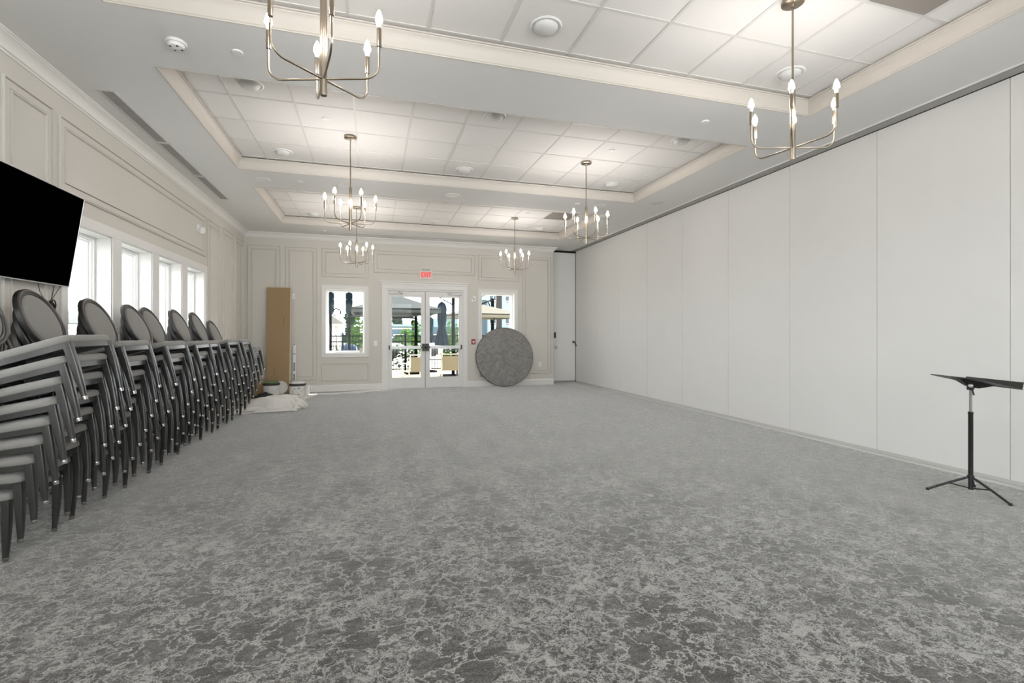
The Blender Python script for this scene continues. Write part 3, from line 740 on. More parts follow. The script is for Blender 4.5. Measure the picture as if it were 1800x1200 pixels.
# ================================================================== THINGS ON THE FLOOR
# music stand
t = thing('music_stand', 'black tripod music stand with tilted desk beside the partition', 'music stand', (4.89, 2.81, 0))
MB().lathe([(.004, .04), (.017, .04), (.017, .68), (.0185, .682), (.0185, .70), (.012, .702)], 16).build('lower_tube', M['black'], t, smooth=40)
MB().lathe([(.0095, .69), (.0095, .915)], 14).build('upper_tube', M['steel'], t, smooth=True)
cl = MB().box(-.028, .022, -.016, .016, .886, .918).build('clamp', M['black'], t, bevel=.004)
MB().tube([(-.025, -.012, .895), (-.03, -.03, .885), (-.022, -.035, .845)], .006, 6).build('clamp_lever', M['black'], cl)
def ang(p): return math.atan2(p[1] - 2.81, p[0] - 4.89)
for (fx, fy) in ((4.66, 2.99), (4.86, 2.53), (5.14, 2.93)):
    a = math.atan2(fy - 2.81, fx - 4.89); q = RZ(a); L_ = math.hypot(fx - 4.89, fy - 2.81)
    l = MB().tube([q @ Vector((.014, 0, .145)), q @ Vector((L_ * .5, 0, .085)), q @ Vector((L_, 0, .012))], .010, 8).build('leg', M['black'], t, smooth=60)
    MB().tube([q @ Vector((.012, 0, .052)), q @ Vector((L_ * .5, 0, .080))], .006, 6).build('brace', M['black'], l)
    MB().lathe([(.004, 0), (.014, .002), (.013, .02), (.004, .024)], 10, q @ T(L_, 0, 0)).build('foot_cap', M['black'], l)
MB().lathe([(.006, .135), (.024, .135), (.024, .16), (.006, .16)], 14).build('collar', M['black'], t)
# desk: local x = width, y = front(-) to back(+)
vd = Vector((4.89, 2.81, 0)).normalized(); rgt = Vector((vd.y, -vd.x, 0))
bdir = math.atan2(-rgt.y, -rgt.x) + radians(38)                  # heading from front edge to back edge
dm = T(0, 0, .962) @ RZ(bdir - pi / 2) @ RX(radians(13.0))
dk = MB()
for sx_ in (-1, 1):
    dk.loft([[dm @ Vector(p) for p in ((sx_ * .004, -.165, 0), (sx_ * .27, -.165, .0), (sx_ * .27, .13, .0), (sx_ * .22, .165, .0), (sx_ * .004, .165, .0))],
             [dm @ Vector(p) for p in ((sx_ * .004, -.165, .004), (sx_ * .27, -.165, .004), (sx_ * .27, .13, .004), (sx_ * .22, .165, .004), (sx_ * .004, .165, .004))]])
dko = dk.build('desk', M['black'], t)
lp = MB().box(-.27, .27, -.169, -.164, -.004, .055, dm).box(-.27, .27, -.178, -.165, -.004, .0, dm).build('ledge', M['black'], dko, bevel=.001)
MB().loft([[dm @ Vector(p) for p in ((-.07, -.14, -.002), (.07, -.14, -.002), (.05, .13, -.002), (-.05, .13, -.002))], [dm @ Vector(p) for p in ((-.02, -.06, -.05), (.02, -.06, -.05), (.015, .02, -.05), (-.015, .02, -.05))]]).build('desk_bracket', M['black'], t)
MB().lathe([(.001, 0), (.017, 0), (.017, .02), (.012, .024), (.001, .024)], 14, T(0, 0, .925) @ RZ(math.atan2(-vd.y, -vd.x)) @ RY(pi / 2) @ T(0, 0, .035)).build('tilt_knob', M['alu'], t, smooth=40)

# round table top leaning on the far wall
t = thing('round_tabletop', 'round herringbone wood tabletop leaning against the far wall', 'table top', (3.305, 11.80, 0))
t.matrix_world = T(3.305, 11.805, .010) @ RX(radians(90 - 7.5)) @ T(0, .762, 0)
MB().lathe([(.001, 0), (.752, 0), (.752, -.03), (.001, -.03)], 96).build('wood_face', M['herring'], t)
MB().lathe([(.752, .002), (.762, .0), (.762, -.034), (.752, -.034)], 96, cap=False).build('edge_band', M['black'], t, smooth=40)
MB().box(-.55, .55, -.35, -.31, -.06, -.03).box(-.55, .55, .31, .35, -.06, -.03).build('folded_leg_rail', M['darkmetal'], t)

# cardboard, level, buckets, lid, cloths
t = thing('cardboard_sheet', 'tall brown flat cardboard box leaning against the far wall', 'cardboard', (-2.02, 11.83, 0))
t.rotation_euler = (-radians(3.4), 0, radians(-1.5))
MB().box(-.25, .238, 0, .035, .005, 2.42).build('box_face', M['cardboard'], t, bevel=.003)
MB().box(.238, .252, .001, .04, .005, 2.43).box(-.25, .25, .001, .04, 2.42, 2.432).build('cut_edge', M['cardedge'], t)
MB().box(.10, .106, -.002, .0, 1.55, 1.75).box(-.08, -.075, -.002, 0, .4, .6).build('cut_mark', M['trunk'], t)
t = thing('spirit_level', 'long spirit level standing upright against the far wall', 'level', (-1.70, 11.95, 0))
t.rotation_euler = (-radians(3.2), 0, 0)
MB().box(-.030, .030, 0, .025, .002, 1.135).build('rail', M['whiteplastic'], t, bevel=.003)
for z0, z1, m in ((.50, .70, 'levelgrey'), (.26, .44, 'levelgrey'), (.88, .915, 'levelgrey'), (1.10, 1.136, 'levelgrey')):
    MB().box(-.018, .018, -.002, .027, z0, z1).build('grip_slot', M[m], t)
for z in (.47, .79, 1.0):
    MB().lathe([(.001, 0), (.024, 0), (.024, .006), (.012, .007)], 16, T(0, -.001, z) @ RX(pi / 2)).build('vial', M['whiteplastic'], t)
def bucket(label, x, y, r, h, spl, topmat):
    t = thing('paint_bucket', label, 'bucket', (x, y, .012), 0, 'white paint buckets')
    MB().lathe([(.002, 0), (r * .90, 0), (r * .92, .006), (r * .985, h * .80), (r * .985, h * .805)], 32).build('body', M['bucket'], t, smooth=40)
    MB().lathe([(r * .98, h * .78), (r * 1.03, h * .79), (r * 1.04, h * .86), (r * 1.03, h * .93), (r * .96, h * .94)], 32).build('rim_band', M['rim'], t, smooth=30)
    b = MB(); random.seed(3)
    for k in range(spl):
        a = -pi / 2 + random.uniform(-1, .9); z = random.uniform(.12, .68) * h; w_ = random.uniform(.012, .03); hh = random.uniform(.008, .03)
        rr = r * (.925 + .06 * z / (h * .8)) + .0012
        b.loft([[Vector((rr * cos(a + da), rr * sin(a + da), z + dz)) for da, dz in ((-w_ / r / 2, 0), (0, -hh * .6), (w_ / r / 2, 0), (w_ / r / 3, hh), (-w_ / r / 4, hh * .8))]] * 2, True, False, True)
    if spl: b.build('paint_splash', M['levelgrey'], t)
    MB().tube([(r * 1.03 * cos(a), r * 1.03 * sin(a) * .25 - r * .93, h * .72 - .10 * sin(a)) for a in [pi * i / 12 for i in range(13)]], .003, 5).build('handle', M['alu'], t)
    return t
b1 = bucket('white bucket with a green rag on top beside the chair stacks', -2.10, 11.55, .168, .285, 0, None)
def rag(name, m, r, z, h, seed, parent):
    random.seed(seed); n = 28; rings = []
    ph = [random.uniform(0, 6) for _ in range(4)]
    for i, (f_, hz) in enumerate(((1.02, 0), (1.05, .3), (.95, .7), (.7, .95), (.35, 1.0), (.05, .9))):
        rings.append([Vector((r * f_ * (1 + .05 * sin(3 * a + ph[0])) * cos(a), r * f_ * (1 + .05 * sin(4 * a + ph[1])) * sin(a), z + h * hz * (1 + .3 * sin(5 * a + ph[2]) * f_))) for a in [2 * pi * k / n for k in range(n)]])
    return MB().loft(rings).build(name, m, parent, smooth=60)
o = rag('rag', M['greencloth'], .160, .0, .035, 5, None); o.location = (-2.10, 11.55, .012 + .27)
tag(o, 'crumpled dark green rag lying on the bucket beside the cardboard', 'rag')
b2 = bucket('white paint-splashed bucket with black rim in front of the spirit level', -1.53, 11.25, .163, .29, 9, None)
o = rag('paint_tray', M['dimplastic'], .14, .0, .045, 9, None); o.location = (-1.53, 11.25, .012 + .276)
tag(o, 'grey crumpled paint tray resting on the paint-splashed bucket', 'paint tray')
t = thing('plastic_disc', 'round white plastic disc leaning on the cardboard', 'disc', (-1.95, 11.70, 0))
t.matrix_world = T(-1.95, 11.70, .010) @ RX(radians(90 - 14)) @ T(0, .15, 0)
MB().lathe([(.001, .006), (.12, .006), (.125, .012), (.142, .012), (.15, .004), (.15, -.012), (.14, -.014), (.001, -.004)], 40).build('lid_disc', M['dimplastic'], t, smooth=40)
t = thing('plastic_pitcher', 'small white plastic pitcher behind the paint-splashed bucket', 'pitcher', (-1.375, 11.50, .012))
MB().lathe([(.002, 0), (.048, 0), (.05, .01), (.054, .17), (.066, .205), (.060, .205), (.048, .17), (.044, .02), (.002, .015)], 24).build('body', M['whiteplastic'], t, smooth=50)
MB().tube([(.05, 0, .17), (.09, 0, .16), (.095, 0, .10), (.052, 0, .05)], .007, 8).build('handle', M['whiteplastic'], t, smooth=60)
t = thing('cardboard_box', 'small brown box behind the white bucket with the green rag', 'box', (-2.44, 11.80, .0), .1)
MB().box(-.13, .13, -.1, .1, 0, .30).build('carton', M['cardboard'], t, bevel=.003)
MB().box(-.13, .13, -.1, .0, .30, .305).build('flap', M['cardedge'], t)
# black tool pouch
t = thing('tool_pouch', 'black tool pouch lying on the drop cloth beside the chair stacks', 'tool bag', (-2.17, 11.18, .012), .1)
rings = []
for i in range(9):
    u = i / 8; x = -.14 + .28 * u; e = sin(pi * (0.08 + .84 * u)) ** .6
    rings.append([Vector((x, .075 * e * cos(a), max(0, .055 * e + .062 * e * sin(a) * (1 + .15 * sin(4 * u * pi))))) for a in [2 * pi * k / 14 for k in range(14)]])
MB().loft(rings).build('pouch', M['black'], t, smooth=60)
MB().tube([(.10, -.04, .08), (.16, -.06, .06), (.19, -.05, .01)], .010, 6).build('strap', M['black'], t)
MB().box(-.24, -.12, -.07, .06, 0, .05).build('tool_box', M['black'], t, bevel=.006)
# flat drop cloth
def cloth():
    nx, ny = 44, 60; vs = []; fs = []
    def edge(v):                                           # left and right edge of the cloth over its length
        l = Vector((-2.36 + .06 * sin(5 * v), 9.02 + 2.86 * v)); r = Vector((-1.42 + .22 * v + .05 * sin(9 * v), 9.25 + 2.42 * v))
        return l, r
    for j in range(ny + 1):
        l, r = edge(j / ny)
        for i in range(nx + 1):
            p = l.lerp(r, i / nx); e = min(i, nx - i, j, ny - j) / 4
            h = .004 + .007 * min(1, e) * max(0, sin(p.x * 17 + 2.2 * sin(p.y * 5)) * .5 + sin(p.y * 11 + p.x * 4) * .5)
            vs.append((p.x, p.y, h))
    for j in range(ny):
        for i in range(nx):
            a = j * (nx + 1) + i; fs.append((a, a + 1, a + nx + 2, a + nx + 1))
    o = MB().add(vs, fs).build('drop_cloth', M['canvas'], None, smooth=70)
    md = o.modifiers.new('thickness', 'SOLIDIFY'); md.thickness = .003
    return o
tag(cloth(), 'white canvas drop cloth spread flat under the paint buckets', 'drop cloth')
from mathutils import noise as NZ
def heap(name, a, b, hmax, folds, crumple, seed, n=110, m_=64):
    vs = []; fs = []
    for j in range(m_ + 1):
        for i in range(n + 1):
            u, v = -1 + 2 * i / n, -1 + 2 * j / m_
            wob = 1 + .10 * sin(3 * u + seed) + .05 * sin(7 * u + 2 * seed)
            x = a * u * (1 + .05 * sin(4 * v + seed)); y = b * v * wob * (1 - .30 * max(0, u))
            env = max(0, 1 - abs(u) ** 4) ** .6 * max(0, 1 - abs(v) ** 2.4) ** .6
            ph = folds * v + 1.1 * u + .5 * sin(2.2 * u + seed)
            rid = abs(sin(ph)) ** .5
            base = .62 + .38 * (1 - ((u - .15) / 1.2) ** 2) - .20 * max(0, v)
            h = hmax * env * base * (.30 + .70 * rid)
            p = Vector((x * 9, y * 14, seed))
            h += env * .012 * NZ.noise(p)
            k = max(0, u - .45) / .55
            h += env * crumple * k * (NZ.noise(p * 2.6) + .6 * abs(NZ.noise(p * 5)))
            vs.append((x + crumple * k * .8 * NZ.noise(p * 2 + Vector((5, 0, 0))), y + crumple * k * .8 * NZ.noise(p * 2 + Vector((0, 7, 0))), max(.0, h) + .002))
    for j in range(m_):
        for i in range(n):
            q = j * (n + 1) + i; fs.append((q, q + 1, q + n + 2, q + n + 1))
    k = len(vs); rim = [i for i in range(n + 1)] + [j * (n + 1) + n for j in range(1, m_ + 1)] + [m_ * (n + 1) + i for i in range(n - 1, -1, -1)] + [j * (n + 1) for j in range(m_ - 1, 0, -1)]
    fs.append(tuple(rim))
    return MB().add(vs, fs).build(name, M['canvas'], None, smooth=75)
o = heap('rolled_drop_cloth', .50, .30, .25, 3.4, .09, 1.3); o.location = (-1.66, 9.56, .012); o.rotation_euler = (0, 0, radians(3))
tag(o, 'bunched white canvas drop cloth roll on the carpet beside the last chair stack', 'drop cloth')
o = heap('folded_cloth', .34, .09, .055, 3.2, .02, 4.1, 70, 24); o.location = (-1.60, 9.165, .012); o.rotation_euler = (0, 0, .03)
tag(o, 'thin white canvas fold lying in front of the bunched drop cloth', 'drop cloth')
# paper cup on the sill of the left far window
t = thing('paper_cup', 'small printed paper cup on the sill of the window left of the doors', 'cup', (-.235, YF + .03, WZ[0] + .015))
MB().lathe([(.002, 0), (.030, 0), (.041, .115), (.043, .118), (.040, .12), (.038, .112), (.028, .006), (.002, .005)], 24).build('cup_body', M['papercup'], t, smooth=40)
MB().tube([(.01, 0, .02), (.02, .0, .16)], .004, 6).build('stir_stick', M['cardedge'], t)

# ================================================================== OUTSIDE
GZ = -.15
o = MB().box(XL - 1, 40, YF + BT, 21.5, GZ - .3, GZ).build('terrace_ground', M['patio']); tag(o, 'cream concrete patio outside the double doors', 'patio', None, 'structure')
o = MB().box(-60, 70, 21.5, 140, GZ - .3, GZ - .02).box(-60, XL - 1, -20, 21.5, GZ - .3, GZ - .02).build('outside_ground', M['asphalt']); tag(o, 'pale pavement beyond the patio fence', 'ground', None, 'structure')

def fence_panel():
    t = thing('patio_fence', '', 'fence', (0, 0, GZ), 0, 'black metal patio fence panels')
    L_ = 2.35
    for z in (.10, 1.20, 1.42):
        MB().box(0, L_, -.018, .018, z - .02, z + .02).build('rail', M['fence'], t)
    p = MB(); n = 19
    for k in range(1, n + 1):
        x = L_ * k / (n + 1); p.box(x - .009, x + .009, -.009, .009, .02, 1.42)
    p.build('pickets', M['fence'], t)
    po = MB().box(-.035, .035, -.035, .035, 0, 1.50).build('post', M['fence'], t)
    MB().box(-.042, .042, -.042, .042, 1.50, 1.53).build('post_cap', M['fence'], po)
    return t
f0 = fence_panel(); index_kids()
places = ['behind the left shade post', 'behind the right shade post', 'behind the left door leaf', 'behind the patio chairs', 'behind the closed navy umbrella', 'below the cream canopy', 'right end']
for k in range(7):
    lab = 'black metal picket fence panel of the patio, ' + places[k]
    x = -3.4 + 2.35 * k
    if k == 0: f0.location = (x, 19.5, GZ); f0['label'] = lab
    else: clone(f0, (x, 19.5, GZ), 0, lab)

def tree(name, label, x, y, z0, h, w, m, n, trunk=.3, cone=False, seed=1, size=.12, grp=None):
    t = thing(name, label, 'tree', (x, y, z0), 0, grp); rnd = random.Random(seed)
    hb = h * trunk
    MB().tube([(0, 0, 0), (.02, .01, hb), (0, 0, h * .8)], [w * .05, w * .04, w * .012], 7).build('trunk', M['trunk'], t)
    f_ = MB()
    for k in range(n):
        while True:
            a, b, c = rnd.uniform(-1, 1), rnd.uniform(-1, 1), rnd.uniform(0, 1)
            lim = (1 - c) ** .8 if cone else math.sqrt(max(0, 1 - (2 * c - 1) ** 2)) * (.75 + .25 * sin(9 * c + seed) + .15 * sin(5 * math.atan2(b, a)))
            if a * a + b * b < lim * lim: break
        p = Vector((a * w / 2, b * w / 2, hb * .8 + c * (h - hb * .8)))
        q = Matrix.Rotation(rnd.uniform(0, 6.3), 3, 'Z') @ Matrix.Rotation(rnd.uniform(-1.3, 1.3), 3, 'X')
        s_ = size * rnd.uniform(.6, 1.4)
        f_.add([p + q @ Vector(v) for v in ((-s_ / 2, 0, 0), (0, -s_ * .3, 0), (s_ / 2, 0, s_ * .1), (0, s_ * .3, 0))], [(0, 1, 2, 3)])
    f_.build('foliage', m, t)
    return t
tree('leafy_tree', 'bright green leafy tree behind the fence in the window left of the doors', -.55, 24, GZ, 2.6, 1.7, M['leaf'], 2600, .15, True, 2, .12)
for k, (x, y, h, w_, lab) in enumerate(((-4.2, 49, 3.4, 2.0, 'dark tree beyond the fence behind the pale kiosk'), (-1.75, 47, 3.6, 1.9, 'dark tree beyond the fence left of the bright green tree'), (-.1, 44, 3.3, 1.7, 'dark tree at the right edge of the window left of the doors'))):
    tree('dark_tree', lab, x, y, GZ, h, w_, M['leafdark'], 700, .1, False, 11 + k, .5, 'dark trees beyond the fence')
tree('leafy_tree', 'yellow-green leafy tree behind the fence in the left door leaf', 1.75, 26, GZ, 1.9, 1.3, M['leaf'], 500, .1, False, 21, .18)
tree('conifer_tree', 'slim pointed green conifer right of the closed navy umbrella', 3.9, 25, GZ, 3.0, .95, M['leaf'], 600, .1, True, 22, .14)
tree('leafy_tree', 'small green tree right of the slim conifer in the right door leaf', 4.9, 28.5, GZ, 2.2, 1.0, M['leaf'], 450, .1, False, 23, .15)
tree('leafy_tree', 'small green tree behind the black mast in the left door leaf', 2.4, 27, GZ, 2.4, 1.0, M['leaf'], 350, .1, False, 24, .16)
for k in range(7):
    tree('dark_tree', 'dark distant tree above the long blue roof, %s from the left' % ORD[k], 2 + 4.2 * k, 118 + 5 * (k % 2), GZ, 5.2 + .8 * sin(k * 2), 3.3, M['leafdark'], 300, .1, False, 31 + k, 1.1, 'distant tree line above the long building')
def hedge(label, x0, x1, y, h, d, seed):
    rnd = random.Random(seed); f_ = MB()
    for k in range(int((x1 - x0) * 260)):
        p = Vector((rnd.uniform(x0, x1), y + rnd.uniform(-d, d), GZ + h * rnd.uniform(.0, 1) ** .7)); s_ = .14
        q = Matrix.Rotation(rnd.uniform(0, 6.3), 3, 'Z') @ Matrix.Rotation(rnd.uniform(-1.3, 1.3), 3, 'X')
        f_.add([p + q @ Vector(v) for v in ((-s_ / 2, 0, 0), (0, -s_ * .3, 0), (s_ / 2, 0, .02), (0, s_ * .3, 0))], [(0, 1, 2, 3)])
    tag(f_.build('hedge', M['leafdark']), label, 'hedge', 'clipped hedges beyond the fence')
hedge('dark green hedge beyond the fence behind the left door leaf', .7, 1.75, 21.0, .95, .3, 5)
hedge('dark green hedge beyond the fence behind the right door leaf', 3.2, 4.4, 22.5, .8, .3, 6)
hedge('dark green hedge beyond the fence behind the window left of the doors', -1.9, .1, 22.2, 1.0, .3, 8)

# buildings
def box_building(name, label, parts):
    t = thing(name, label, 'building', (0, 0, 0))
    for nm, m, b in parts: MB().box(*b).build(nm, M[m], t)
    return t
box_building('long_building', 'long low blue-grey building far beyond the fence behind the left door leaf',
             [('wall', 'bluewall', (0, 14.5, 96, 108, GZ, 3.0)), ('roof_band', 'paleblue', (-.2, 14.7, 95.7, 108.2, 2.75, 3.15)),
              ('window_strip', 'cream', (3.8, 7.6, 95.85, 96, 2.2, 2.5)), ('window_strip', 'darkglass', (8.4, 13.4, 95.85, 96, 1.4, 2.2))])
box_building('grey_building', 'pale blue flat-roofed building behind the right door leaf',
             [('wall', 'paleblue', (8.6, 14.3, 82, 92, GZ, 3.95)), ('lower_storey', 'bluewall', (8.6, 14.35, 81.8, 82, GZ, 2.45)), ('door_opening', 'darkglass', (10.6, 11.6, 81.7, 81.8, GZ, 1.9))])
def sc(x, z, Y=70): return x * Y / 34, H + (z - H) * Y / 34
t = thing('apartment_building', 'grey apartment block with white-framed windows behind the cream canopy', 'building', (0, 0, 0))
def slab(nm, m, x0, x1, z0, z1, y0, y1):
    X0, Z0 = sc(x0, z0); X1, Z1 = sc(x1, z1)
    return MB().box(X0, X1, y0, y1, max(GZ, Z0), Z1).build(nm, M[m], t)
slab('wall', 'slate', 7.2, 8.2, .3, 3.84, 71, 80); slab('bay', 'paleblue', 8.18, 8.76, .3, 4.25, 70, 80); slab('cladding_column', 'brownclad', 8.75, 9.25, .3, 4.24, 70.2, 80); slab('bay', 'paleblue', 9.23, 10.9, .3, 4.4, 70.1, 80)
slab('roof_edge', 'brownclad', 8.12, 8.8, 4.22, 4.28, 69.8, 80)
for x0 in (8.26, 9.47, 10.1):
    for zb in (1.95 - 1.28 * .0, 3.62, ):
        fr_ = slab('window', 'white_sash', x0 - .03, x0 + .49, zb - .02, zb + .52, 69.85, 70.1)
        for (a, b, c, d) in ((.0, .26, .16, .49), (.31, .46, .16, .49), (.0, .26, .01, .09), (.31, .46, .01, .09)):
            X0, Z0 = sc(x0 + a, zb + c); X1, Z1 = sc(x0 + b, zb + d)
            MB().box(X0, X1, 69.8, 69.86, Z0, Z1).build('pane', M['darkglass'], fr_)
# hip-roofed pavilion left
t = thing('hip_roof_pavilion', 'cream pavilion with a hip roof beyond the fence at the far left', 'building', (-3.1, 27, GZ))
MB().box(-1.5, 1.35, 0, 3, 0, 2.0).build('wall', M['cream'], t)
MB().box(.9, 1.25, -.02, 3, 0, 2.0).build('corner_post', M['white_sash'], t)
MB().add([(-1.9, -.4, 2.0), (1.75, -.4, 2.0), (1.75, 3.4, 2.0), (-1.9, 3.4, 2.0), (-.6, 1.4, 3.0), (.3, 1.4, 3.0)], [(0, 1, 5, 4), (1, 2, 5), (2, 3, 4, 5), (3, 0, 4), (0, 3, 2, 1)]).build('roof', M['hiproof'], t)
MB().box(-1.9, 1.75, -.42, -.38, 1.9, 2.02).build('fascia', M['cream'], t)
t = thing('kiosk', 'white-topped blue kiosk far beyond the fence left of the bright tree', 'building', (-2.62, 43, GZ))
MB().box(-.3, .32, 0, 1, 0, 1.75).build('body', M['paleblue'], t); MB().box(-.42, .42, -.1, 1.1, 1.75, 1.95).build('roof', M['white_sash'], t); MB().box(-.1, .05, -.02, 0, .9, 1.6).build('window', M['darkglass'], t)
# cars beyond the fence
def car(label, x, y, m, rz):
    t = thing('parked_car', label, 'car', (x, y, GZ), rz, 'cars parked beyond the fence')
    def prism(pts, w_): return MB().loft([[Vector((a, -w_, b)) for a, b in pts], [Vector((a, w_, b)) for a, b in pts]])
    prism([(-2.1, .3), (2.1, .3), (2.15, .65), (1.2, .85), (-2.05, .9), (-2.15, .6)], .85).build('body', m, t, bevel=.05)
    prism([(-1.8, .86), (1.1, .86), (.45, 1.38), (-1.1, 1.42)], .72).build('cabin', M['darkglass'], t, bevel=.04)
    prism([(-1.15, 1.39), (.5, 1.37), (.4, 1.44), (-1.05, 1.46)], .70).build('roof', m, t, bevel=.02)
    for sx_ in (-1.3, 1.3):
        for sy_ in (-.82, .82):
            MB().lathe([(.001, -.1), (.33, -.1), (.33, .1), (.001, .1)], 18, T(sx_, sy_, .33) @ RX(pi / 2)).build('wheel', M['black'], t)
t = thing('covered_grill', 'blue fabric covered grill by the fence behind the right shade post', 'grill', (-.86, 20.4, GZ))
MB().loft([[Vector((p.x * f_, p.y * f_, z)) for p in roundpoly([(-.36, -.26), (.36, -.26), (.36, .26), (-.36, .26)], .06)] for f_, z in ((1.08, 0), (1.0, .4), (.97, .75), (.8, .98), (.5, 1.06), (.1, 1.08))]).build('cover', M['bluecar'], t, smooth=60)
MB().box(-.42, -.34, -.2, .2, .68, .72).build('side_handle', M['white_sash'], t)
car('white car parked beyond the fence behind the left door leaf', 2.6, 33, M['white_sash'], .1)
car('grey car parked beyond the fence behind the right door leaf', 5.6, 36, M['dimplastic'], -.1)

# shade posts with bolted plates
for lab, px in (('dark shade post with bolted plate at the left of the far window', -1.222), ('dark shade post with bolted plate at the middle of the far window', -.672)):
    t = thing('shade_post', lab, 'post', (px, 16, GZ), 0, 'dark shade posts on the patio')
    MB().box(-.037, .037, -.037, .037, 0, 2.85).build('post', M['fence'], t)
    p = MB().box(-.11, .11, -.055, -.037, 2.14, 2.81).build('bolted_plate', M['plate'], t)
    b = MB()
    for z in (2.17, 2.38, 2.59, 2.78):
        for x in (-.088, .088): b.lathe([(.001, 0), (.012, 0), (.012, .012), (.001, .012)], 8, T(x, -.055, z) @ RX(pi / 2))
    b.build('bolts', M['white_sash'], p)
    MB().tube([(.05, -.04, 2.22), (.16, -.04, 2.30), (.28, -.04, 2.25), (.30, -.04, 2.14), (.25, -.04, 2.11)], .022, 8).build('hook_arm', M['fence'], t)
    MB().tube([(.0, -.04, 2.19), (.08, -.04, 2.10), (.16, -.04, 2.05)], .018, 8).build('strut', M['fence'], t)

# canopies
def canopy(label, cx, cy, half, zh, zp, rz, m, mast, armz, valance=.14):
    t = thing('cantilever_umbrella', label, 'umbrella', (cx, cy, GZ), rz, 'open patio umbrellas')
    zh -= GZ; zp -= GZ; n = 8; c = MB()
    rim = []
    for k in range(4):
        a = pi / 4 + k * pi / 2; p = Vector((half * cos(a) * 1.414, half * sin(a) * 1.414)); a2 = a + pi / 2; q = Vector((half * cos(a2) * 1.414, half * sin(a2) * 1.414))
        rim += [p, p.lerp(q, .5) * .97]
    rings = [[Vector((p.x * f_, p.y * f_, zh + (zp - zh) * (1 - f_) ** 1.1)) for p in rim] for f_ in (1, .66, .33, .03)]
    low = [Vector((p.x, p.y, zh - valance)) for p in rim]
    c.loft([low] + rings, True, False, True)
    o = c.build('canopy', M[m], t)
    md = o.modifiers.new('thickness', 'SOLIDIFY'); md.thickness = .008
    for p in rim:
        MB().tube([(p.x * .98, p.y * .98, zh - .02), (p.x * .05, p.y * .05, zp - .06)], .012, 6).build('rib', M['fence'], t)
    MB().tube([Vector((*p, zh - .03)) for p in rim + rim[:1]], .014, 6).build('rim_bar', M['fence'], t)
    mx_, my_ = mast
    MB().box(mx_ - .05, mx_ + .05, my_ - .05, my_ + .05, 0, zp + (.35 if armz > 0 else -.25)).build('mast', M['fence'], t)
    MB().box(mx_ - .4, mx_ + .4, my_ - .4, my_ + .4, 0, .06).build('base', M['fence'], t)
    if armz > 0:
        MB().tube([(mx_, my_, zp + .3), (0, 0, zp + .02)], .03, 8).build('arm', M['fence'], t)
        MB().tube([(mx_, my_, zp - .25), (mx_ * .55, my_ * .55, zp + .17)], .022, 8).build('strut', M['fence'], t)
    else:
        MB().tube([(mx_, my_, armz + zh), (mx_ - 1.4 * half, my_, armz + zh)], .03, 8).build('arm', M['fence'], t)
canopy('grey square patio umbrella close outside the left door leaf', .73, 15.7, 1.28, 2.12, 2.62, 0.0, 'greycanopy', (2.05, 1.15), 1)
canopy('pale patio umbrella with black mast behind the grey umbrella', .40, 18.55, 1.25, 2.07, 2.47, 0.05, 'lightcanopy', (1.22, -.15), -.12, .06)
canopy('cream square patio umbrella outside the window behind the round tabletop', 4.0, 17.6, 1.18, 2.08, 2.46, .28, 'creamcanopy', (1.2, 1.3), 1, .15)

# closed umbrellas
def closed(label, x, y, z0, z1, r):
    t = thing('closed_umbrella', label, 'umbrella', (x, y, GZ), 0, 'closed navy umbrellas'); n = 40; rings = []
    for f_, rr in ((0, 1.0), (.04, .98), (.25, .74), (.38, .50), (.41, .47), (.45, .52), (.62, .62), (.80, .64), (.83, .70), (.90, .62), (.96, .48), (1.0, .16)):
        rings.append([Vector((r * rr * (1 + .16 * sin(8 * a + 2 * f_)) * cos(a), r * rr * (1 + .16 * sin(8 * a + 2 * f_)) * sin(a), z0 - GZ + (z1 - z0) * f_)) for a in [2 * pi * k / n for k in range(n)]])
    MB().loft(rings).build('folded_canopy', M['navy'], t, smooth=70)
    MB().lathe([(.03, z1 - GZ - .02), (.05, z1 - GZ + .03), (.02, z1 - GZ + .12), (.002, z1 - GZ + .16)], 12).build('finial', M['whiteplastic'], t, smooth=True)
    MB().lathe([(.022, 0), (.022, z1 - GZ - .05)], 12).build('pole', M['whiteplastic'], t)
    MB().lathe([(.001, 0), (.26, 0), (.25, .06), (.05, .09), (.001, .09)], 24).build('base', M['fence'], t)
    MB().lathe([(r * .53, (z0 - GZ) + (z1 - z0) * .385), (r * .55, (z0 - GZ) + (z1 - z0) * .40), (r * .53, (z0 - GZ) + (z1 - z0) * .415)], 24, cap=False).build('tie_strap', M['navy'], t)
closed('closed navy umbrella in front of the right door leaf', 2.26, 16, .97, 2.42, .215)
closed('closed navy umbrella farther back beside the door gap', 2.24, 19.0, 1.0, 2.02, .15)

# patio furniture
def patio_chair(label, x, y, rz):
    t = thing('patio_chair', label, 'chair', (x, y, GZ), rz, 'cream patio chairs')
    # local: back rest towards -y (towards the doors)
    MB().box(-.24, .24, -.30, -.285, .46, .88, T(0, 0, 0) @ RX(.12)).build('backrest', M['sling'], t)
    MB().box(-.25, .25, -.26, .26, .405, .425).build('seat', M['sling'], t)
    f_ = MB()
    for s_ in (-1, 1):
        f_.tube([(s_ * .27, -.36, .0), (s_ * .27, -.30, .42), (s_ * .26, -.40, .90)], .018, 6)
        f_.tube([(s_ * .27, .30, 0), (s_ * .28, .30, .62), (s_ * .28, -.30, .66)], .018, 6)
        f_.tube([(s_ * .26, -.28, .41), (s_ * .26, .29, .41)], .018, 6)
    f_.tube([(-.26, -.40, .90), (.26, -.40, .90)], .018, 6)
    f_.build('frame', M['patioframe'], t, smooth=60)
patio_chair('cream sling patio chair outside the left door leaf', 1.22, 14.3, .25)
patio_chair('cream sling patio chair outside the right door leaf', 2.32, 14.6, -.15)
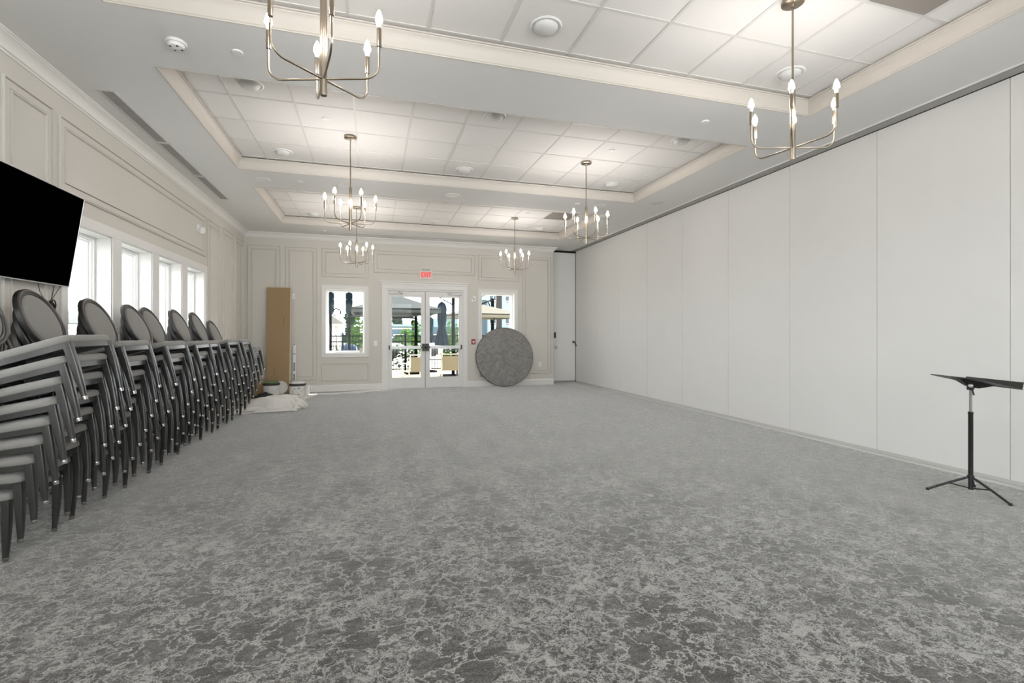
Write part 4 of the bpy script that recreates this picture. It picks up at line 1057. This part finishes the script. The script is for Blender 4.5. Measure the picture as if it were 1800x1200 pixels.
t = thing('patio_table', 'dark slatted patio table behind the right patio chair', 'table', (2.25, 15.6, GZ))
MB().box(-.62, .62, -.45, .45, .68, .71).build('table_top', M['tabletop_dark'], t)
for sx_ in (-.52, .52):
    for sy_ in (-.38, .38): MB().box(sx_ - .03, sx_ + .03, sy_ - .03, sy_ + .03, 0, .68).build('leg', M['tabletop_dark'], t)
# lamp post beyond the fence
t = thing('street_lamp', 'black lamp post beyond the fence left of the black umbrella mast', 'lamp post', (2.55, 31, GZ))
MB().lathe([(.05, 0), (.035, 2.0)], 8).build('pole', M['fence'], t); MB().lathe([(.02, 2.0), (.14, 2.1), (.16, 2.3), (.02, 2.4)], 10).build('lantern', M['fence'], t)

# seen through the left windows
def simple_umbrella(label, x, y, r, zh, zp):
    t = thing('garden_umbrella', label, 'umbrella', (x, y, GZ), 0, 'pale umbrellas outside the left windows'); n = 8
    MB().loft([[Vector((r * f_ * cos(2 * pi * k / n), r * f_ * sin(2 * pi * k / n), z)) for k in range(n)] for f_, z in ((1, zh - .15), (1, zh), (.5, zh + (zp - zh) * .55), (.03, zp))], True, False, True).build('canopy', M['lightcanopy'], t)
    MB().lathe([(.025, 0), (.025, zp)], 10).build('pole', M['dimplastic'], t)
simple_umbrella('pale umbrella outside the first left window', -11.5, 13.6, 1.7, 2.1, 2.55)
simple_umbrella('pale umbrella outside the second left window', -10.5, 20, 1.6, 2.0, 2.4)
tree('glare_paled_tree', 'glare-paled leafy tree outside the third left window', -14.5, 33.5, GZ, 5.2, 3.2, M['leafglare'], 1500, .15, False, 41, .16, 'glare-paled trees outside the left windows')
tree('glare_paled_tree', 'glare-paled thin tree outside the second left window', -15, 29, GZ, 3.4, 2.2, M['leafglare'], 500, .2, False, 42, .14, 'glare-paled trees outside the left windows')
tree('glare_paled_tree', 'glare-paled shrubby tree outside the first left window', -14, 17, GZ, 2.0, 3.2, M['leafglare'], 700, .05, False, 43, .16, 'glare-paled trees outside the left windows')

# ================================================================== LIGHT
wd = bpy.data.worlds.new('sky'); SC.world = wd; wd.use_nodes = True
N = wd.node_tree.nodes; L = wd.node_tree.links; bg = N['Background']
tc = N.new('ShaderNodeTexCoord'); nz = N.new('ShaderNodeTexNoise'); nz.inputs['Scale'].default_value = 2.2; nz.inputs['Detail'].default_value = 5
L.new(tc.outputs['Generated'], nz.inputs['Vector'])
mx = N.new('ShaderNodeMix'); mx.data_type = 'RGBA'; mx.inputs['A'].default_value = (.93, .965, 1, 1); mx.inputs['B'].default_value = (.96, .98, 1, 1)
L.new(nz.outputs['Fac'], mx.inputs['Factor']); L.new(mx.outputs['Result'], bg.inputs['Color'])
sp = N.new('ShaderNodeSeparateXYZ'); L.new(tc.outputs['Generated'], sp.inputs[0])
mr = N.new('ShaderNodeMapRange'); mr.interpolation_type = 'SMOOTHSTEP'; mr.inputs['From Min'].default_value = .10; mr.inputs['From Max'].default_value = .75
mr.inputs['To Min'].default_value = 6.4; mr.inputs['To Max'].default_value = 1.3; L.new(sp.outputs['Z'], mr.inputs['Value']); L.new(mr.outputs['Result'], bg.inputs['Strength'])
sl = bpy.data.lights.new('sun', 'SUN'); sl.energy = 9.0; sl.angle = .01; sl.color = (1, .97, .92)
so = bpy.data.objects.new('sun', sl); COL.objects.link(so)
so.rotation_euler = Vector((-.74, -.19, -.62)).to_track_quat('-Z', 'Y').to_euler()

# ================================================================== CAMERA
cam = bpy.data.cameras.new('camera'); co = bpy.data.objects.new('camera', cam); COL.objects.link(co)
cam.sensor_width = 36; cam.sensor_fit = 'HORIZONTAL'; cam.lens = 842.17 / 1800 * 36
cam.shift_y = -(600 - 586) / 1800
cam.clip_start = .05; cam.clip_end = 400
co.location = (0, 0, H); co.rotation_euler = (pi / 2, 0, -TH)
SC.camera = co

vs = SC.view_settings
SC.display_settings.display_device = 'sRGB'
vs.view_transform = 'Standard'; vs.look = 'None'; vs.exposure = 0.54; vs.gamma = 1; vs.use_curve_mapping = False
cy = SC.cycles
cy.use_denoising = True; cy.max_bounces = 10; cy.diffuse_bounces = 6; cy.glossy_bounces = 4; cy.transparent_max_bounces = 16
cy.sample_clamp_indirect = 6; cy.use_light_tree = True
